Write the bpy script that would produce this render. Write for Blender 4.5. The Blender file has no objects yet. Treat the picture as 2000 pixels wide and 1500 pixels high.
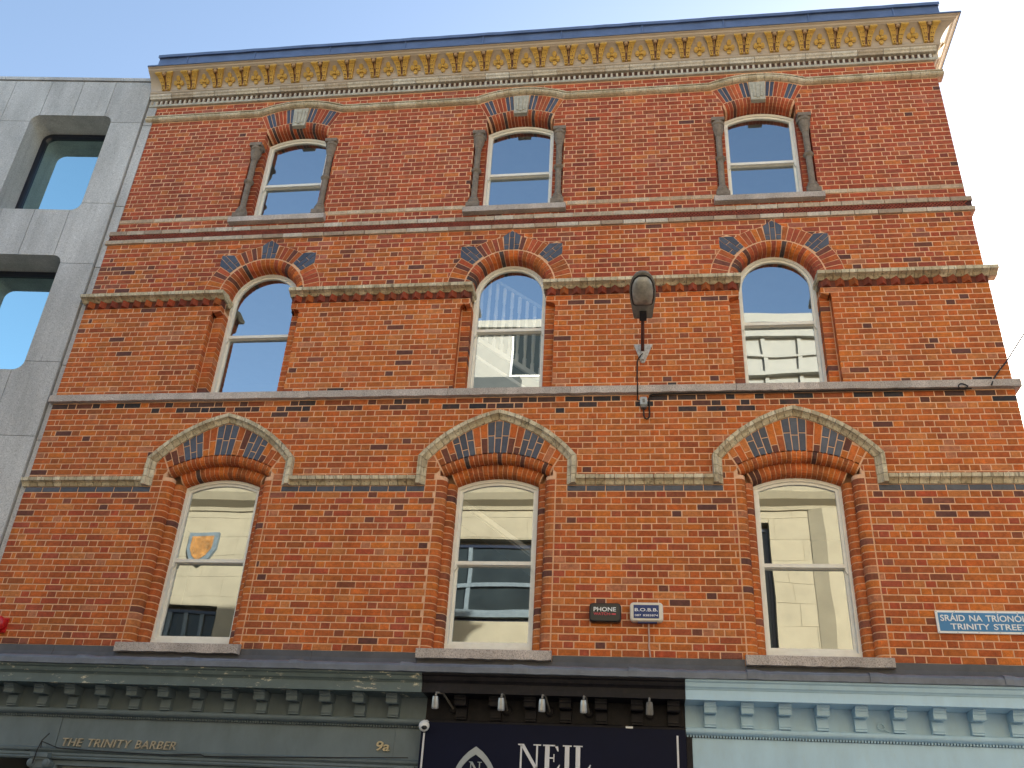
import bpy, math, random
from mathutils import Vector, Matrix
random.seed(7)
R = math.radians
S = bpy.context.scene
COL = S.collection

# ------------------------------------------------------------------ camera
YAW, PITCH, ROLL, FPX = -0.1574466, 0.5187988, 0.0608707, 1850.0
CAMP = Vector((0, -10, 1.65))
cy, sy, cp, sp = math.cos(YAW), math.sin(YAW), math.cos(PITCH), math.sin(PITCH)
FWD = Vector((sy * cp, cy * cp, sp)); RGT = Vector((cy, -sy, 0)); UPV = RGT.cross(FWD)
RG = math.cos(ROLL) * RGT + math.sin(ROLL) * UPV
UP = -math.sin(ROLL) * RGT + math.cos(ROLL) * UPV
cam = bpy.data.objects.new('camera', bpy.data.cameras.new('camera')); COL.objects.link(cam)
cam.data.sensor_width = 36; cam.data.lens = FPX / 2000 * 36
cam.data.clip_start = 0.05; cam.data.clip_end = 2000
m = Matrix((RG, UP, -FWD)).transposed().to_4x4(); m.translation = CAMP
cam.matrix_world = m
S.camera = cam

# ------------------------------------------------------------------ light
SUN_EL, SUN_AZ = R(17.5), R(34)          # azimuth from +Y towards +X
w = bpy.data.worlds.new('World'); S.world = w; w.use_nodes = True
nt = w.node_tree; nt.nodes.clear()
sky = nt.nodes.new('ShaderNodeTexSky'); sky.sky_type = 'NISHITA'; sky.sun_disc = False
sky.sun_elevation = SUN_EL; sky.sun_rotation = SUN_AZ
sky.air_density = 1.0; sky.dust_density = 1.7; sky.ozone_density = 1.0
bg = nt.nodes.new('ShaderNodeBackground'); bg.inputs[1].default_value = 0.12
wo = nt.nodes.new('ShaderNodeOutputWorld')
nt.links.new(sky.outputs[0], bg.inputs[0]); nt.links.new(bg.outputs[0], wo.inputs[0])
sl = bpy.data.lights.new('sun', 'SUN'); sl.energy = 4.6; sl.angle = R(0.5); sl.color = (1, .96, .90)
so = bpy.data.objects.new('sun', sl); COL.objects.link(so)
sd = Vector((math.sin(SUN_AZ) * math.cos(SUN_EL), math.cos(SUN_AZ) * math.cos(SUN_EL), math.sin(SUN_EL)))
so.rotation_euler = sd.to_track_quat('Z', 'Y').to_euler(); so.location = sd * 60
S.view_settings.view_transform = 'Standard'; S.view_settings.look = 'None'
S.view_settings.gamma = 1; S.view_settings.exposure = 1.78
S.view_settings.use_curve_mapping = False

# ------------------------------------------------------------------ materials
def nodes(name):
    mt = bpy.data.materials.new(name); mt.use_nodes = True
    t = mt.node_tree; return mt, t, t.nodes['Principled BSDF']
def N(t, k, **kw):
    n = t.nodes.new(k)
    for a, b in kw.items(): setattr(n, a, b)
    return n
def pos(t, scale=(1, 1, 1)):
    g = N(t, 'ShaderNodeNewGeometry'); mp = N(t, 'ShaderNodeMapping')
    mp.inputs['Scale'].default_value = scale
    t.links.new(g.outputs['Position'], mp.inputs['Vector']); return mp.outputs[0]
def noise(t, vec, scale, detail=4, rough=.6):
    n = N(t, 'ShaderNodeTexNoise'); n.inputs['Scale'].default_value = scale
    n.inputs['Detail'].default_value = detail; n.inputs['Roughness'].default_value = rough
    t.links.new(vec, n.inputs['Vector']); return n.outputs['Fac']
def ramp(t, fac, stops):
    r = N(t, 'ShaderNodeValToRGB'); e = r.color_ramp.elements
    while len(e) < len(stops): e.new(.5)
    for el, (p, c) in zip(e, stops):
        el.position = p; el.color = (c, c, c, 1) if not hasattr(c, '__len__') else (*c, 1)
    t.links.new(fac, r.inputs[0]); return r.outputs[0]
def mix(t, fac, a, b, mode='MIX'):
    x = N(t, 'ShaderNodeMix', data_type='RGBA', blend_type=mode)
    for s, v in ((x.inputs[0], fac), (x.inputs[6], a), (x.inputs[7], b)):
        if isinstance(v, (int, float)): s.default_value = v
        elif isinstance(v, tuple): s.default_value = (*v, 1)
        else: t.links.new(v, s)
    return x.outputs[2]
def bump(t, bsdf, h, strength, dist=.004):
    b = N(t, 'ShaderNodeBump'); b.inputs['Strength'].default_value = strength; b.inputs['Distance'].default_value = dist
    t.links.new(h, b.inputs['Height']); t.links.new(b.outputs[0], bsdf.inputs['Normal'])

def mat_tint(name, rough, lo, hi, spot, spotcol, bs, streak=None, spec=.3):
    """base colour from the piece's own 'tint' attribute, varied by grain, blotches and spots"""
    mt, t, b = nodes(name)
    a = N(t, 'ShaderNodeAttribute', attribute_name='tint')
    p = pos(t)
    n1 = noise(t, p, 22, 5, .65); n2 = noise(t, p, 90, 3, .6); n3 = noise(t, p, 7, 3)
    c = mix(t, 1., a.outputs['Color'], ramp(t, n1, [(.3, lo), (.7, hi)]), 'MULTIPLY')
    c = mix(t, ramp(t, n2, [(.5, 0.), (.72, spot)]), c, spotcol)
    c = mix(t, 1., c, ramp(t, n3, [(.3, .85), (.7, 1.12)]), 'MULTIPLY')
    if name == 'brick':
        c = mix(t, ramp(t, noise(t, pos(t, (1, 1, 1.8)), 13, 4, .7), [(.56, 0.), (.70, .45)]), c, (.22, .06, .03))
        c = mix(t, 1., c, ramp(t, noise(t, pos(t, (1.5, 1.5, .22)), 1.3, 5, .65), [(.32, .78), (.62, 1.08)]), 'MULTIPLY')
        c = mix(t, ramp(t, noise(t, pos(t), 3.1, 3, .6), [(.52, 0.), (.7, .22)]), c, (.24, .085, .055))
    if streak:
        ns = noise(t, pos(t, (34, 34, 3.0)), 1, 4, .7)
        c = mix(t, ramp(t, ns, [(.53, 0.), (.68, streak)]), c, (.05, .035, .02))
    t.links.new(c, b.inputs['Base Color']); b.inputs['Roughness'].default_value = rough
    b.inputs['Specular IOR Level'].default_value = spec
    bump(t, b, n2, bs, .003)
    return mt
def mat_plain(name, col, rough=.6, var=.12, scale=6, bs=.1, bscale=60, spec=.35, metal=0, dirt=0, dirtcol=(.05, .045, .04), stretch=(1, 1, 1)):
    mt, t, b = nodes(name)
    p = pos(t, stretch)
    n1 = noise(t, p, scale, 5, .6)
    c = mix(t, 1., (*col,), ramp(t, n1, [(.3, 1 - var), (.7, 1 + var)]), 'MULTIPLY')
    if dirt:
        n2 = noise(t, p, scale * 2.7, 6, .7)
        c = mix(t, ramp(t, n2, [(.5, 0.), (.7, dirt)]), c, dirtcol)
    t.links.new(c, b.inputs['Base Color']); b.inputs['Roughness'].default_value = rough
    b.inputs['Specular IOR Level'].default_value = spec; b.inputs['Metallic'].default_value = metal
    if bs: bump(t, b, noise(t, pos(t), bscale, 3), bs, .003)
    return mt
def mat_granite(name, base, dark, light, scale=150, rough=.8, stain=.25):
    mt, t, b = nodes(name)
    p = pos(t)
    n = noise(t, p, scale, 2, .5); n2 = noise(t, p, scale * .45, 3, .6); n3 = noise(t, pos(t, (2.2, 2.2, .5)), 1.2, 5, .6)
    c = mix(t, ramp(t, n, [(.38, 1.), (.5, 0.)]), base, dark)
    c = mix(t, ramp(t, n2, [(.55, 0.), (.68, .8)]), c, light)
    c = mix(t, 1., c, ramp(t, n3, [(.3, 1 - stain), (.65, 1.06)]), 'MULTIPLY')
    oi = N(t, 'ShaderNodeObjectInfo'); c = mix(t, 1., c, ramp(t, oi.outputs['Random'], [(0., .91), (1., 1.06)]), 'MULTIPLY')
    n4 = noise(t, pos(t, (5, 5, .35)), 1.5, 5, .7); c = mix(t, ramp(t, n4, [(.56, 0.), (.72, .28)]), c, (.20, .19, .175))
    t.links.new(c, b.inputs['Base Color']); b.inputs['Roughness'].default_value = rough
    b.inputs['Specular IOR Level'].default_value = .3
    bump(t, b, n2, .35, .003)
    return mt
def mat_glass(name, tint, fac, gl=(1, 1, 1), wob=.02):
    mt = bpy.data.materials.new(name); mt.use_nodes = True; t = mt.node_tree; t.nodes.clear()
    o = N(t, 'ShaderNodeOutputMaterial'); mx = N(t, 'ShaderNodeMixShader'); mx.inputs[0].default_value = fac
    tr = N(t, 'ShaderNodeBsdfTransparent'); tr.inputs[0].default_value = (*tint, 1)
    g = N(t, 'ShaderNodeBsdfGlossy'); g.inputs['Roughness'].default_value = 0.0; g.inputs[0].default_value = (*gl, 1)
    b = N(t, 'ShaderNodeBump'); b.inputs['Strength'].default_value = wob; b.inputs['Distance'].default_value = .05
    t.links.new(noise(t, pos(t), 1.1, 1), b.inputs['Height']); t.links.new(b.outputs[0], g.inputs['Normal'])
    t.links.new(tr.outputs[0], mx.inputs[1]); t.links.new(g.outputs[0], mx.inputs[2]); t.links.new(mx.outputs[0], o.inputs[0])
    return mt
def mat_peel(name, col, under, amount, stretch=(1, 1, 1)):
    mt, t, b = nodes(name)
    n = noise(t, pos(t, stretch), 9, 6, .75); n2 = noise(t, pos(t, (1, 1, 1)), 2.1, 3)
    f = N(t, 'ShaderNodeMath', operation='MULTIPLY'); t.links.new(ramp(t, n, [(.575, 0.), (.63, 1.)]), f.inputs[0]); t.links.new(ramp(t, n2, [(.45, 0.), (.55, amount)]), f.inputs[1])
    c = mix(t, 1., (*col,), ramp(t, noise(t, pos(t), 5, 5), [(.3, .85), (.7, 1.12)]), 'MULTIPLY')
    c = mix(t, f.outputs[0], c, under)
    t.links.new(c, b.inputs['Base Color']); b.inputs['Roughness'].default_value = .5
    bump(t, b, noise(t, pos(t), 40, 3), .12)
    return mt

M = {}
M['brick'] = mat_tint('brick', .86, .74, 1.22, .38, (.07, .035, .03), .5)
M['blue'] = mat_tint('blue_brick', .42, .8, 1.2, .35, (.10, .11, .13), .3, spec=.5)
M['cream'] = mat_tint('buff_terracotta', .7, .8, 1.18, .4, (.14, .10, .055), .4, streak=.7)
M['roll'] = mat_tint('buff_roll', .7, .8, 1.15, .5, (.12, .085, .05), .4, streak=.45)
M['pale'] = mat_tint('pale_terracotta', .7, .8, 1.15, .6, (.10, .08, .07), .4, streak=.25)
M['mortar'] = mat_plain('mortar', (.76, .455, .285), .95, .15, 9, .4, 120, .1, dirt=.3, dirtcol=(.48, .26, .16))
M['sill'] = mat_granite('sill_granite', (.58, .50, .45), (.32, .27, .24), (.70, .64, .59), 110, stain=.3)
M['granite'] = mat_granite('grey_granite', (.55, .545, .54), (.37, .365, .36), (.67, .66, .65), 95, stain=.25)
M['column'] = mat_plain('weathered_brown_stone', (.23, .19, .155), .85, .25, 12, .5, 70, .2, dirt=.5, dirtcol=(.07, .05, .035))
M['key'] = mat_plain('pale_keystone', (.46, .44, .37), .85, .2, 14, .4, 60, .2, dirt=.5, dirtcol=(.16, .13, .10))
M['white'] = mat_plain('white_frame_paint', (.84, .82, .75), .4, .05, 8, .05, dirt=.12, dirtcol=(.45, .40, .3))
M['glass'] = mat_glass('window_glass', (.88, .9, .88), .42, (.85, .94, .99), .035)
M['glass2'] = mat_glass('tinted_glass', (.25, .33, .36), .62, (.68, .96, 1))
M['parapet'] = mat_plain('sky_tinted_lead', (.10, .145, .265), .42, .2, 4, .15, 20, .5, dirt=.2, dirtcol=(.13, .17, .27))  # grey lead, with the blue of the reflected sky put into its base colour
M['lead'] = mat_plain('lead_sheet', (.14, .155, .185), .5, .22, 5, .25, 25, .5, dirt=.25, dirtcol=(.24, .25, .29))
M['leadapron'] = mat_plain('dull_lead', (.088, .088, .096), .6, .2, 4, .2, 25, .4, dirt=.3, dirtcol=(.15, .14, .15))
M['cornice'] = mat_plain('cream_cornice_paint', (.47, .385, .30), .5, .07, 3, .06, dirt=.2, dirtcol=(.42, .34, .25))
M['yellow'] = mat_plain('yellow_ornament_paint', (.58, .35, .075), .5, .15, 20, .2, 90, .35)
M['brown'] = mat_plain('brown_stem_paint', (.13, .055, .035), .5, .15, 20, .1)
M['knob'] = mat_plain('tan_knob_paint', (.42, .26, .13), .5, .1, 20, .05)
M['lattice'] = mat_plain('lattice_terracotta', (.25, .062, .038), .8, .3, 10, .3, 80, .2, dirt=.4, dirtcol=(.08, .03, .03))
M['ground_red'] = mat_plain('lattice_ground', (.055, .02, .02), .9, .3, 10, .2)
M['green'] = mat_peel('green_grey_paint', (.115, .155, .16), (.72, .66, .50), 1., (1, 1, 3))
M['greenplain'] = mat_plain('green_grey_board', (.145, .185, .205), .5, .12, 3, .08, dirt=.25, dirtcol=(.10, .13, .13), stretch=(1.4, 1.4, .7))
M['black'] = mat_plain('black_paint', (.014, .013, .017), .5, .3, 6, .15, spec=.18, dirt=.25, dirtcol=(.06, .05, .045))
M['blue_paint'] = mat_plain('pale_blue_paint', (.45, .645, .80), .5, .07, 3, .08, dirt=.2, dirtcol=(.40, .50, .52), stretch=(1.6, 1.6, .6))
M['navy'] = mat_plain('navy_sign_board', (.004, .006, .022), .5, .1, 3, .0, spec=.12)
M['silver'] = mat_plain('silver_letters', (.66, .66, .69), .35, .06, 6, 0)
M['greyline'] = mat_plain('grey_emblem_paint', (.36, .39, .40), .4, .05, 6, 0)
M['gold'] = mat_plain('gold_letters', (.42, .36, .27), .4, .15, 20, 0, spec=.5)
M['gold2'] = mat_plain('bright_gold_numerals', (.55, .45, .28), .4, .15, 20, 0, spec=.5)
M['lampgrey'] = mat_plain('dirty_grey_plastic', (.19, .175, .155), .6, .25, 14, .1, dirt=.3, dirtcol=(.05, .04, .035))
M['lens'] = mat_plain('dusty_lens', (.30, .285, .25), .25, .3, 9, 0, spec=.6, dirt=.4, dirtcol=(.10, .09, .08))
M['rust'] = mat_plain('rusty_red_steel', (.085, .030, .025), .7, .3, 18, .2, dirt=.4, dirtcol=(.04, .02, .018))
M['flake'] = mat_plain('flaking_white_steel', (.52, .50, .48), .7, .25, 25, .3, dirt=.9, dirtcol=(.10, .05, .04))
M['cable'] = mat_plain('black_cable', (.02, .016, .016), .6, .1, 9, 0)
M['jbox'] = mat_plain('grey_metal_box', (.42, .44, .45), .45, .15, 30, .1, dirt=.4)
M['red'] = mat_plain('red_plastic', (.55, .015, .02), .3, .1, 8, 0, spec=.6)
M['offwhite'] = mat_plain('aged_white_plastic', (.74, .68, .58), .4, .06, 9, 0)
M['pwhite'] = mat_plain('white_enamel', (.82, .82, .82), .35, .03, 9, 0)
M['pblack'] = mat_plain('black_plastic', (.014, .015, .018), .35, .1, 9, 0, spec=.5)
M['bluelabel'] = mat_plain('dark_blue_label', (.022, .045, .17), .4, .05, 9, 0)
M['signblue'] = mat_plain('street_sign_blue', (.055, .22, .45), .4, .06, 9, 0)
M['pinkred'] = mat_plain('pink_red_print', (.62, .07, .10), .4, .05, 9, 0)
M['pinkish'] = mat_plain('painted_conduit', (.52, .34, .28), .5, .1, 9, 0)
M['chrome'] = mat_plain('brushed_silver', (.40, .40, .41), .3, .1, 40, 0, metal=.6)
M['frame_dark'] = mat_plain('dark_window_frame', (.012, .016, .03), .35, .1, 9, 0, spec=.5)
M['room'] = mat_plain('room_plaster', (.42, .42, .40), .9, .05, 3, 0)
M['ashlar'] = mat_plain('cream_ashlar', (.315, .265, .175), .85, .1, 2.4, .2, 30, .2)
M['render'] = mat_plain('white_render', (.33, .315, .27), .85, .06, 2, .1, 30, .2)
M['darkglass'] = mat_glass('street_glass', (.12, .14, .15), .3)
M['asphalt'] = mat_plain('asphalt', (.05, .05, .05), .9, .2, 3, .5, 150)
M['paving'] = mat_plain('granite_paving', (.26, .255, .25), .85, .12, 2, .3, 90)
M['interior_white'] = mat_plain('interior_white_paint', (.8, .79, .76), .5, .03, 4, 0)
M['rimgrey'] = mat_plain('shield_rim', (.13, .155, .16), .6, .2, 8, 0)
M['darkener'] = mat_plain('pane_darkener_grey', (.07, .075, .07), .7, .2, 3, .2)
M['shield1'] = mat_plain('ochre_shield', (.30, .13, .03), .6, .5, 6, 0, dirt=.5, dirtcol=(.35, .28, .16))
M['teal'] = mat_plain('dark_office_glass', (.018, .024, .024), .25, .3, 2, 0)

# ------------------------------------------------------------------ builders
W = {}
class MB:
    def __init__(s): s.v = []; s.f = []; s.t = []; s.mi = []; s.sm = False
    def add(s, vs, fs, tint=None, mi=0):
        o = len(s.v); s.v += [tuple(v) for v in vs]
        s.f += [tuple(i + o for i in f) for f in fs]; s.mi += [mi] * len(fs)
        s.t += [tint or (.5, .5, .5)] * len(vs); return s
    def box(s, x0, x1, y0, y1, z0, z1, tint=None, mi=0):
        v = [(x, y, z) for x in (x0, x1) for y in (y0, y1) for z in (z0, z1)]
        return s.add(v, [(0, 1, 3, 2), (4, 6, 7, 5), (0, 4, 5, 1), (2, 3, 7, 6), (0, 2, 6, 4), (1, 5, 7, 3)], tint, mi)
    def prism(s, poly, y0, y1, bevel=0, tint=None, mi=0):
        """front polygon in x,z at depth y0, extruded to y1; optional bevelled front edge"""
        n = len(poly); cx = sum(p[0] for p in poly) / n; cz = sum(p[1] for p in poly) / n
        vs = []; fs = []
        if bevel:
            for x, z in poly:
                dx, dz = cx - x, cz - z
                vs.append((x + math.copysign(min(bevel, abs(dx)), dx), y0, z + math.copysign(min(bevel, abs(dz)), dz)))
            vs += [(x, y0 + bevel * .8, z) for x, z in poly]; vs += [(x, y1, z) for x, z in poly]; k = 3
        else:
            vs = [(x, y0, z) for x, z in poly] + [(x, y1, z) for x, z in poly]; k = 2
        fs.append(tuple(range(n)))
        for j in range(k - 1):
            for i in range(n):
                a, b = j * n + i, j * n + (i + 1) % n; fs.append((a, b, b + n, a + n))
        fs.append(tuple((k - 1) * n + i for i in reversed(range(n))))
        return s.add(vs, fs, tint, mi)
    def planprism(s, poly, z0, z1, tint=None, mi=0):
        n = len(poly)
        vs = [(x, y, z0) for x, y in poly] + [(x, y, z1) for x, y in poly]
        fs = [tuple(range(n)), tuple(range(2 * n - 1, n - 1, -1))] + [(i, (i + 1) % n, (i + 1) % n + n, i + n) for i in range(n)]
        return s.add(vs, fs, tint, mi)
    def loft(s, secs, closed=True, cap=True, tint=None, mi=0):
        n = len(secs[0]); vs = [v for q in secs for v in q]; fs = []
        for j in range(len(secs) - 1):
            for i in range(n if closed else n - 1):
                a, b = j * n + i, j * n + (i + 1) % n; fs.append((a, b, b + n, a + n))
        if cap: fs += [tuple(reversed(range(n))), tuple((len(secs) - 1) * n + i for i in range(n))]
        return s.add(vs, fs, tint, mi)
    def tube(s, pts, r, n=8, tint=None, mi=0):
        pts = [Vector(p) for p in pts]; secs = []
        for i, p in enumerate(pts):
            d = (pts[min(i + 1, len(pts) - 1)] - pts[max(i - 1, 0)]).normalized()
            a = d.cross(Vector((0, 0, 1)) if abs(d.z) < .9 else Vector((0, 1, 0))).normalized(); b = d.cross(a)
            rr = r[i] if hasattr(r, '__len__') else r
            secs.append([p + rr * (math.cos(2 * math.pi * k / n) * a + math.sin(2 * math.pi * k / n) * b) for k in range(n)])
        return s.loft(secs, tint=tint, mi=mi)
    def lathe(s, c, prof, n=14, axis='z', tint=None, mi=0):
        secs = []
        for r, h in prof:
            q = []
            for k in range(n):
                a = 2 * math.pi * k / n; u, v = r * math.cos(a), r * math.sin(a)
                q.append((c[0] + u, c[1] + v, c[2] + h) if axis == 'z' else (c[0] + u, c[1] - h, c[2] + v))
            secs.append(q)
        return s.loft(secs, tint=tint, mi=mi)
    def ball(s, c, r, n=12, k=7, sc=(1, 1, 1), mi=0):
        secs = []
        for j in range(k):
            th = math.pi * (j + .02) / (k - 1 + .04)
            secs.append([(c[0] + sc[0] * r * math.sin(th) * math.cos(2 * math.pi * i / n), c[1] + sc[1] * r * math.sin(th) * math.sin(2 * math.pi * i / n), c[2] + sc[2] * r * math.cos(th)) for i in range(n)])
        return s.loft(secs, mi=mi)

def mesh_of(name, mb, mat, org):
    me = bpy.data.meshes.new(name)
    me.from_pydata([(v[0] - org[0], v[1] - org[1], v[2] - org[2]) for v in mb.v], [], mb.f)
    mats = mat if isinstance(mat, (list, tuple)) else [mat]
    for q in mats: me.materials.append(q)
    if len(mats) > 1: me.polygons.foreach_set('material_index', mb.mi)
    a = me.attributes.new('tint', 'FLOAT_COLOR', 'POINT')
    a.data.foreach_set('color', [c for t in mb.t for c in (*t, 1)])
    if mb.sm:
        me.polygons.foreach_set('use_smooth', [True] * len(mb.f))
    me.update(); return me
def part(name, mb, mat, parent=None, kind=None, label=None):
    xs = [v[0] for v in mb.v]; ys = [v[1] for v in mb.v]; zs = [v[2] for v in mb.v]
    org = ((min(xs) + max(xs)) / 2, (min(ys) + max(ys)) / 2, (min(zs) + max(zs)) / 2)
    o = bpy.data.objects.new(name, mesh_of(name, mb, mat, org)); COL.objects.link(o); W[o] = Vector(org)
    if parent: o.parent = parent; o.location = W[o] - W[parent]
    else: o.location = org
    if kind: o['kind'] = kind
    if label: o['label'] = label
    return o
def thing(name, loc, label, cat, group=None):
    o = bpy.data.objects.new(name, None); COL.objects.link(o); o.location = loc; W[o] = Vector(loc)
    o.empty_display_size = .2; o['label'] = label; o['category'] = cat
    if group: o['group'] = group
    return o
def inst(name, me, loc, parent):
    o = bpy.data.objects.new(name, me); COL.objects.link(o); o.parent = parent
    o.location = Vector(loc) - W[parent]; W[o] = Vector(loc); return o
def area2d(c):
    d = Vector(c) - CAMP; return 1 / max(.1, d.dot(FWD)) ** 2
def emit(name, pieces, mat, parent, stuff, limit=300):
    """pieces = [(weight, MB)]: the largest become parts of their own, the rest one joined part"""
    pieces.sort(key=lambda q: -q[0])
    for wgt, mb in pieces[:limit]: part(name, mb, mat, parent)
    if pieces[limit:]:
        b = MB()
        for wgt, mb in pieces[limit:]:
            o = len(b.v); b.v += mb.v; b.t += mb.t; b.f += [tuple(i + o for i in f) for f in mb.f]; b.mi += mb.mi
        part(stuff, b, mat, parent, kind='stuff')
def pw(mb):
    c = Vector(mb.v[0]); d = (c - CAMP).dot(FWD)
    xs = [v[0] for v in mb.v]; zs = [v[2] for v in mb.v]
    return (max(xs) - min(xs)) * (max(zs) - min(zs)) / d ** 2
def arcpts(c, r, a0, a1, n): return [(c[0] + r * math.cos(a0 + (a1 - a0) * i / n), c[1] + r * math.sin(a0 + (a1 - a0) * i / n)) for i in range(n + 1)]
def text_mb(body, x0, x1, z0, z1, y0, y1, shear=0, bold=0, spacing=1.0, mi=0):
    cu = bpy.data.curves.new('t', 'FONT'); cu.body = body; cu.size = 1; cu.shear = shear; cu.offset = bold
    cu.space_character = spacing; cu.resolution_u = 4; cu.space_word = 1.4
    ob = bpy.data.objects.new('t', cu); COL.objects.link(ob)
    dg = bpy.context.evaluated_depsgraph_get(); me = bpy.data.meshes.new_from_object(ob.evaluated_get(dg))
    vs = [v.co.copy() for v in me.vertices]; fs = [tuple(p.vertices) for p in me.polygons]
    bpy.data.objects.remove(ob); bpy.data.meshes.remove(me)
    xa, xb = min(v.x for v in vs), max(v.x for v in vs); za, zb = min(v.y for v in vs), max(v.y for v in vs)
    P = [(x0 + (v.x - xa) / (xb - xa) * (x1 - x0), z0 + (v.y - za) / (zb - za) * (z1 - z0)) for v in vs]
    n = len(P); ec = {}
    for f in fs:
        for i in range(len(f)):
            e = (f[i], f[(i + 1) % len(f)]); k = tuple(sorted(e)); ec.setdefault(k, []).append(e)
    sides = [(e[0][0], e[0][1], e[0][1] + n, e[0][0] + n) for e in ec.values() if len(e) == 1]
    mb = MB(); mb.add([(x, y0, z) for x, z in P] + [(x, y1, z) for x, z in P], fs + sides, None, mi)
    return mb
def text_parts(name, mat, parent, *a, **k):
    mb = text_mb(*a, **k); n = len(mb.v); par = list(range(n))
    def root(i):
        while par[i] != i: par[i] = par[par[i]]; i = par[i]
        return i
    for f in mb.f:
        for j in f[1:]: par[root(j)] = root(f[0])
    isl = {}
    for i in range(n): isl.setdefault(root(i), []).append(i)
    ext = sorted((min(mb.v[i][0] for i in q), max(mb.v[i][0] for i in q), r) for r, q in isl.items())
    h = a[4] - a[3]; groups = []; end = None
    for x0, x1, r in ext:
        if end is not None and x0 - end < h * .42: groups[-1].append(r); end = max(end, x1)
        else: groups.append([r]); end = x1
    for g in groups:
        ids = sorted(i for r in g for i in isl[r]); mp = {o: i for i, o in enumerate(ids)}; st = set(ids)
        q = MB(); q.add([mb.v[i] for i in ids], [tuple(mp[i] for i in f) for f in mb.f if f[0] in st]); part(name, q, mat, parent)
def sub_mb(a, b):
    o = len(a.v); a.v += b.v; a.t += b.t; a.f += [tuple(i + o for i in f) for f in b.f]; a.mi += b.mi; return a

# ------------------------------------------------------------------ colours of single bricks
def brick_range(lo, hi, mean, sd, odd):
    cols = [tuple(l + (h - l) * k / 11 for l, h in zip(lo, hi)) for k in range(12)]
    cols = [(c[0], c[1] * (1 + .10 * ((k * 5) % 3 - 1)), c[2] * (1 + .12 * ((k * 7) % 3 - 1))) for k, c in enumerate(cols)]
    wts = [math.exp(-.5 * ((k / 11 - mean) / sd) ** 2) for k in range(12)]
    return cols + [c for c, _ in odd], wts + [w_ for _, w_ in odd]
ORANGE, OW = brick_range((.235, .062, .032), (.66, .168, .032), .72, .18, [((.62, .21, .062), .35), ((.14, .055, .042), .05), ((.52, .19, .09), .15)])
CRIMSON, CW = brick_range((.195, .048, .034), (.53, .112, .042), .64, .19, [((.56, .165, .05), .3), ((.13, .05, .042), .06), ((.42, .13, .08), .15)])  # redder upper-wall brick; part of the shift is blue skylight put into the colour
BROWN = [(.24, .076, .040), (.19, .066, .042), (.29, .086, .042), (.15, .062, .05), (.34, .095, .042), (.30, .10, .06)]
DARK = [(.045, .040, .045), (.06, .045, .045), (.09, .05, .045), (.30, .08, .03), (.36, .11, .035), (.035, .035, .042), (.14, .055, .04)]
BLUE = [(.052, .060, .092), (.064, .075, .108), (.045, .051, .075), (.075, .084, .112)]
CREAM = [(.64, .55, .38), (.56, .475, .32), (.70, .61, .44), (.50, .41, .27), (.62, .53, .37)]
PALE = [(.62, .55, .45), (.56, .48, .38), (.68, .62, .52), (.47, .38, .28), (.61, .53, .41)]
BUFF = [(.52, .41, .30), (.46, .34, .24), (.57, .47, .36), (.38, .28, .20), (.50, .38, .27), (.62, .54, .44)]
def pick(pal, wt=None): return random.choices(pal, wt)[0]

# ================================================================== SETTING
def sheet(name, x0, x1, y0, y1, z, m, h=None):
    b = MB()
    if h: b.box(x0, x1, y0, y1, z - h, z)
    else: b.add([(x0, y0, z), (x1, y0, z), (x1, y1, z), (x0, y1, z)], [(0, 1, 2, 3)])
    return part(name, b, m, kind='structure')
sheet('ground', -400, 400, -400, 400, -0.14, M['asphalt'])
sheet('road', -60, 60, -10.2, -3.2, -0.125, M['asphalt'])
sheet('pavement', -60, 4.6, -3.0, 12, 0.0, M['paving'], .13)
sheet('pavement', -60, 60, -13.2, -10.4, 0.0, M['paving'], .13)
b = MB()
for k in range(40): b.box(-34 + k * .97, -34 + k * .97 + .96, -3.2, -3.004, -.14, .002)
part('kerb', b, M['sill'], kind='structure')

# ================================================================== BRICK BUILDING
XL, XR = -7.64, 4.20
XC = [-5.14, -1.713, 1.718]
DEEP = 8.0
BB = thing('brick_building', ((XL + XR) / 2, 0, 0), 'four storey red brick Victorian building with arched sash windows and a cream bracketed cornice', 'building')
J = .0132
# zones: z bottom, pitch, courses, wall plane
ZA0, ZA1 = 4.13, 6.0            # below label
PA = (ZA1 - ZA0) / 24
PB = (7.17 - 6.155) / 13        # between label and sill band
PC = .0775
Y1, Y2, Y3 = 0.0, .03, .06

# --- openings as span functions of z: (xl, xr)
def hood_inner():
    a = []
    # curve through (0,6.936),(.49,6.714),(.835,6.398)
    (x1, y1), (x2, y2), (x3, y3) = (0, 6.936), (.49, 6.714), (.835, 6.398)
    d = 2 * (x1 * (y2 - y3) + x2 * (y3 - y1) + x3 * (y1 - y2))
    ux = ((x1**2 + y1**2) * (y2 - y3) + (x2**2 + y2**2) * (y3 - y1) + (x3**2 + y3**2) * (y1 - y2)) / d
    uy = ((x1**2 + y1**2) * (x3 - x2) + (x2**2 + y2**2) * (x1 - x3) + (x3**2 + y3**2) * (x2 - x1)) / d
    r = math.hypot(x1 - ux, y1 - uy); a0 = math.atan2(y1 - uy, x1 - ux); a1 = math.atan2(y3 - uy, x3 - ux)
    return arcpts((ux, uy), r, a0, a1, 11)
HI = hood_inner()                      # apex .. right corner
HT = .104
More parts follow.
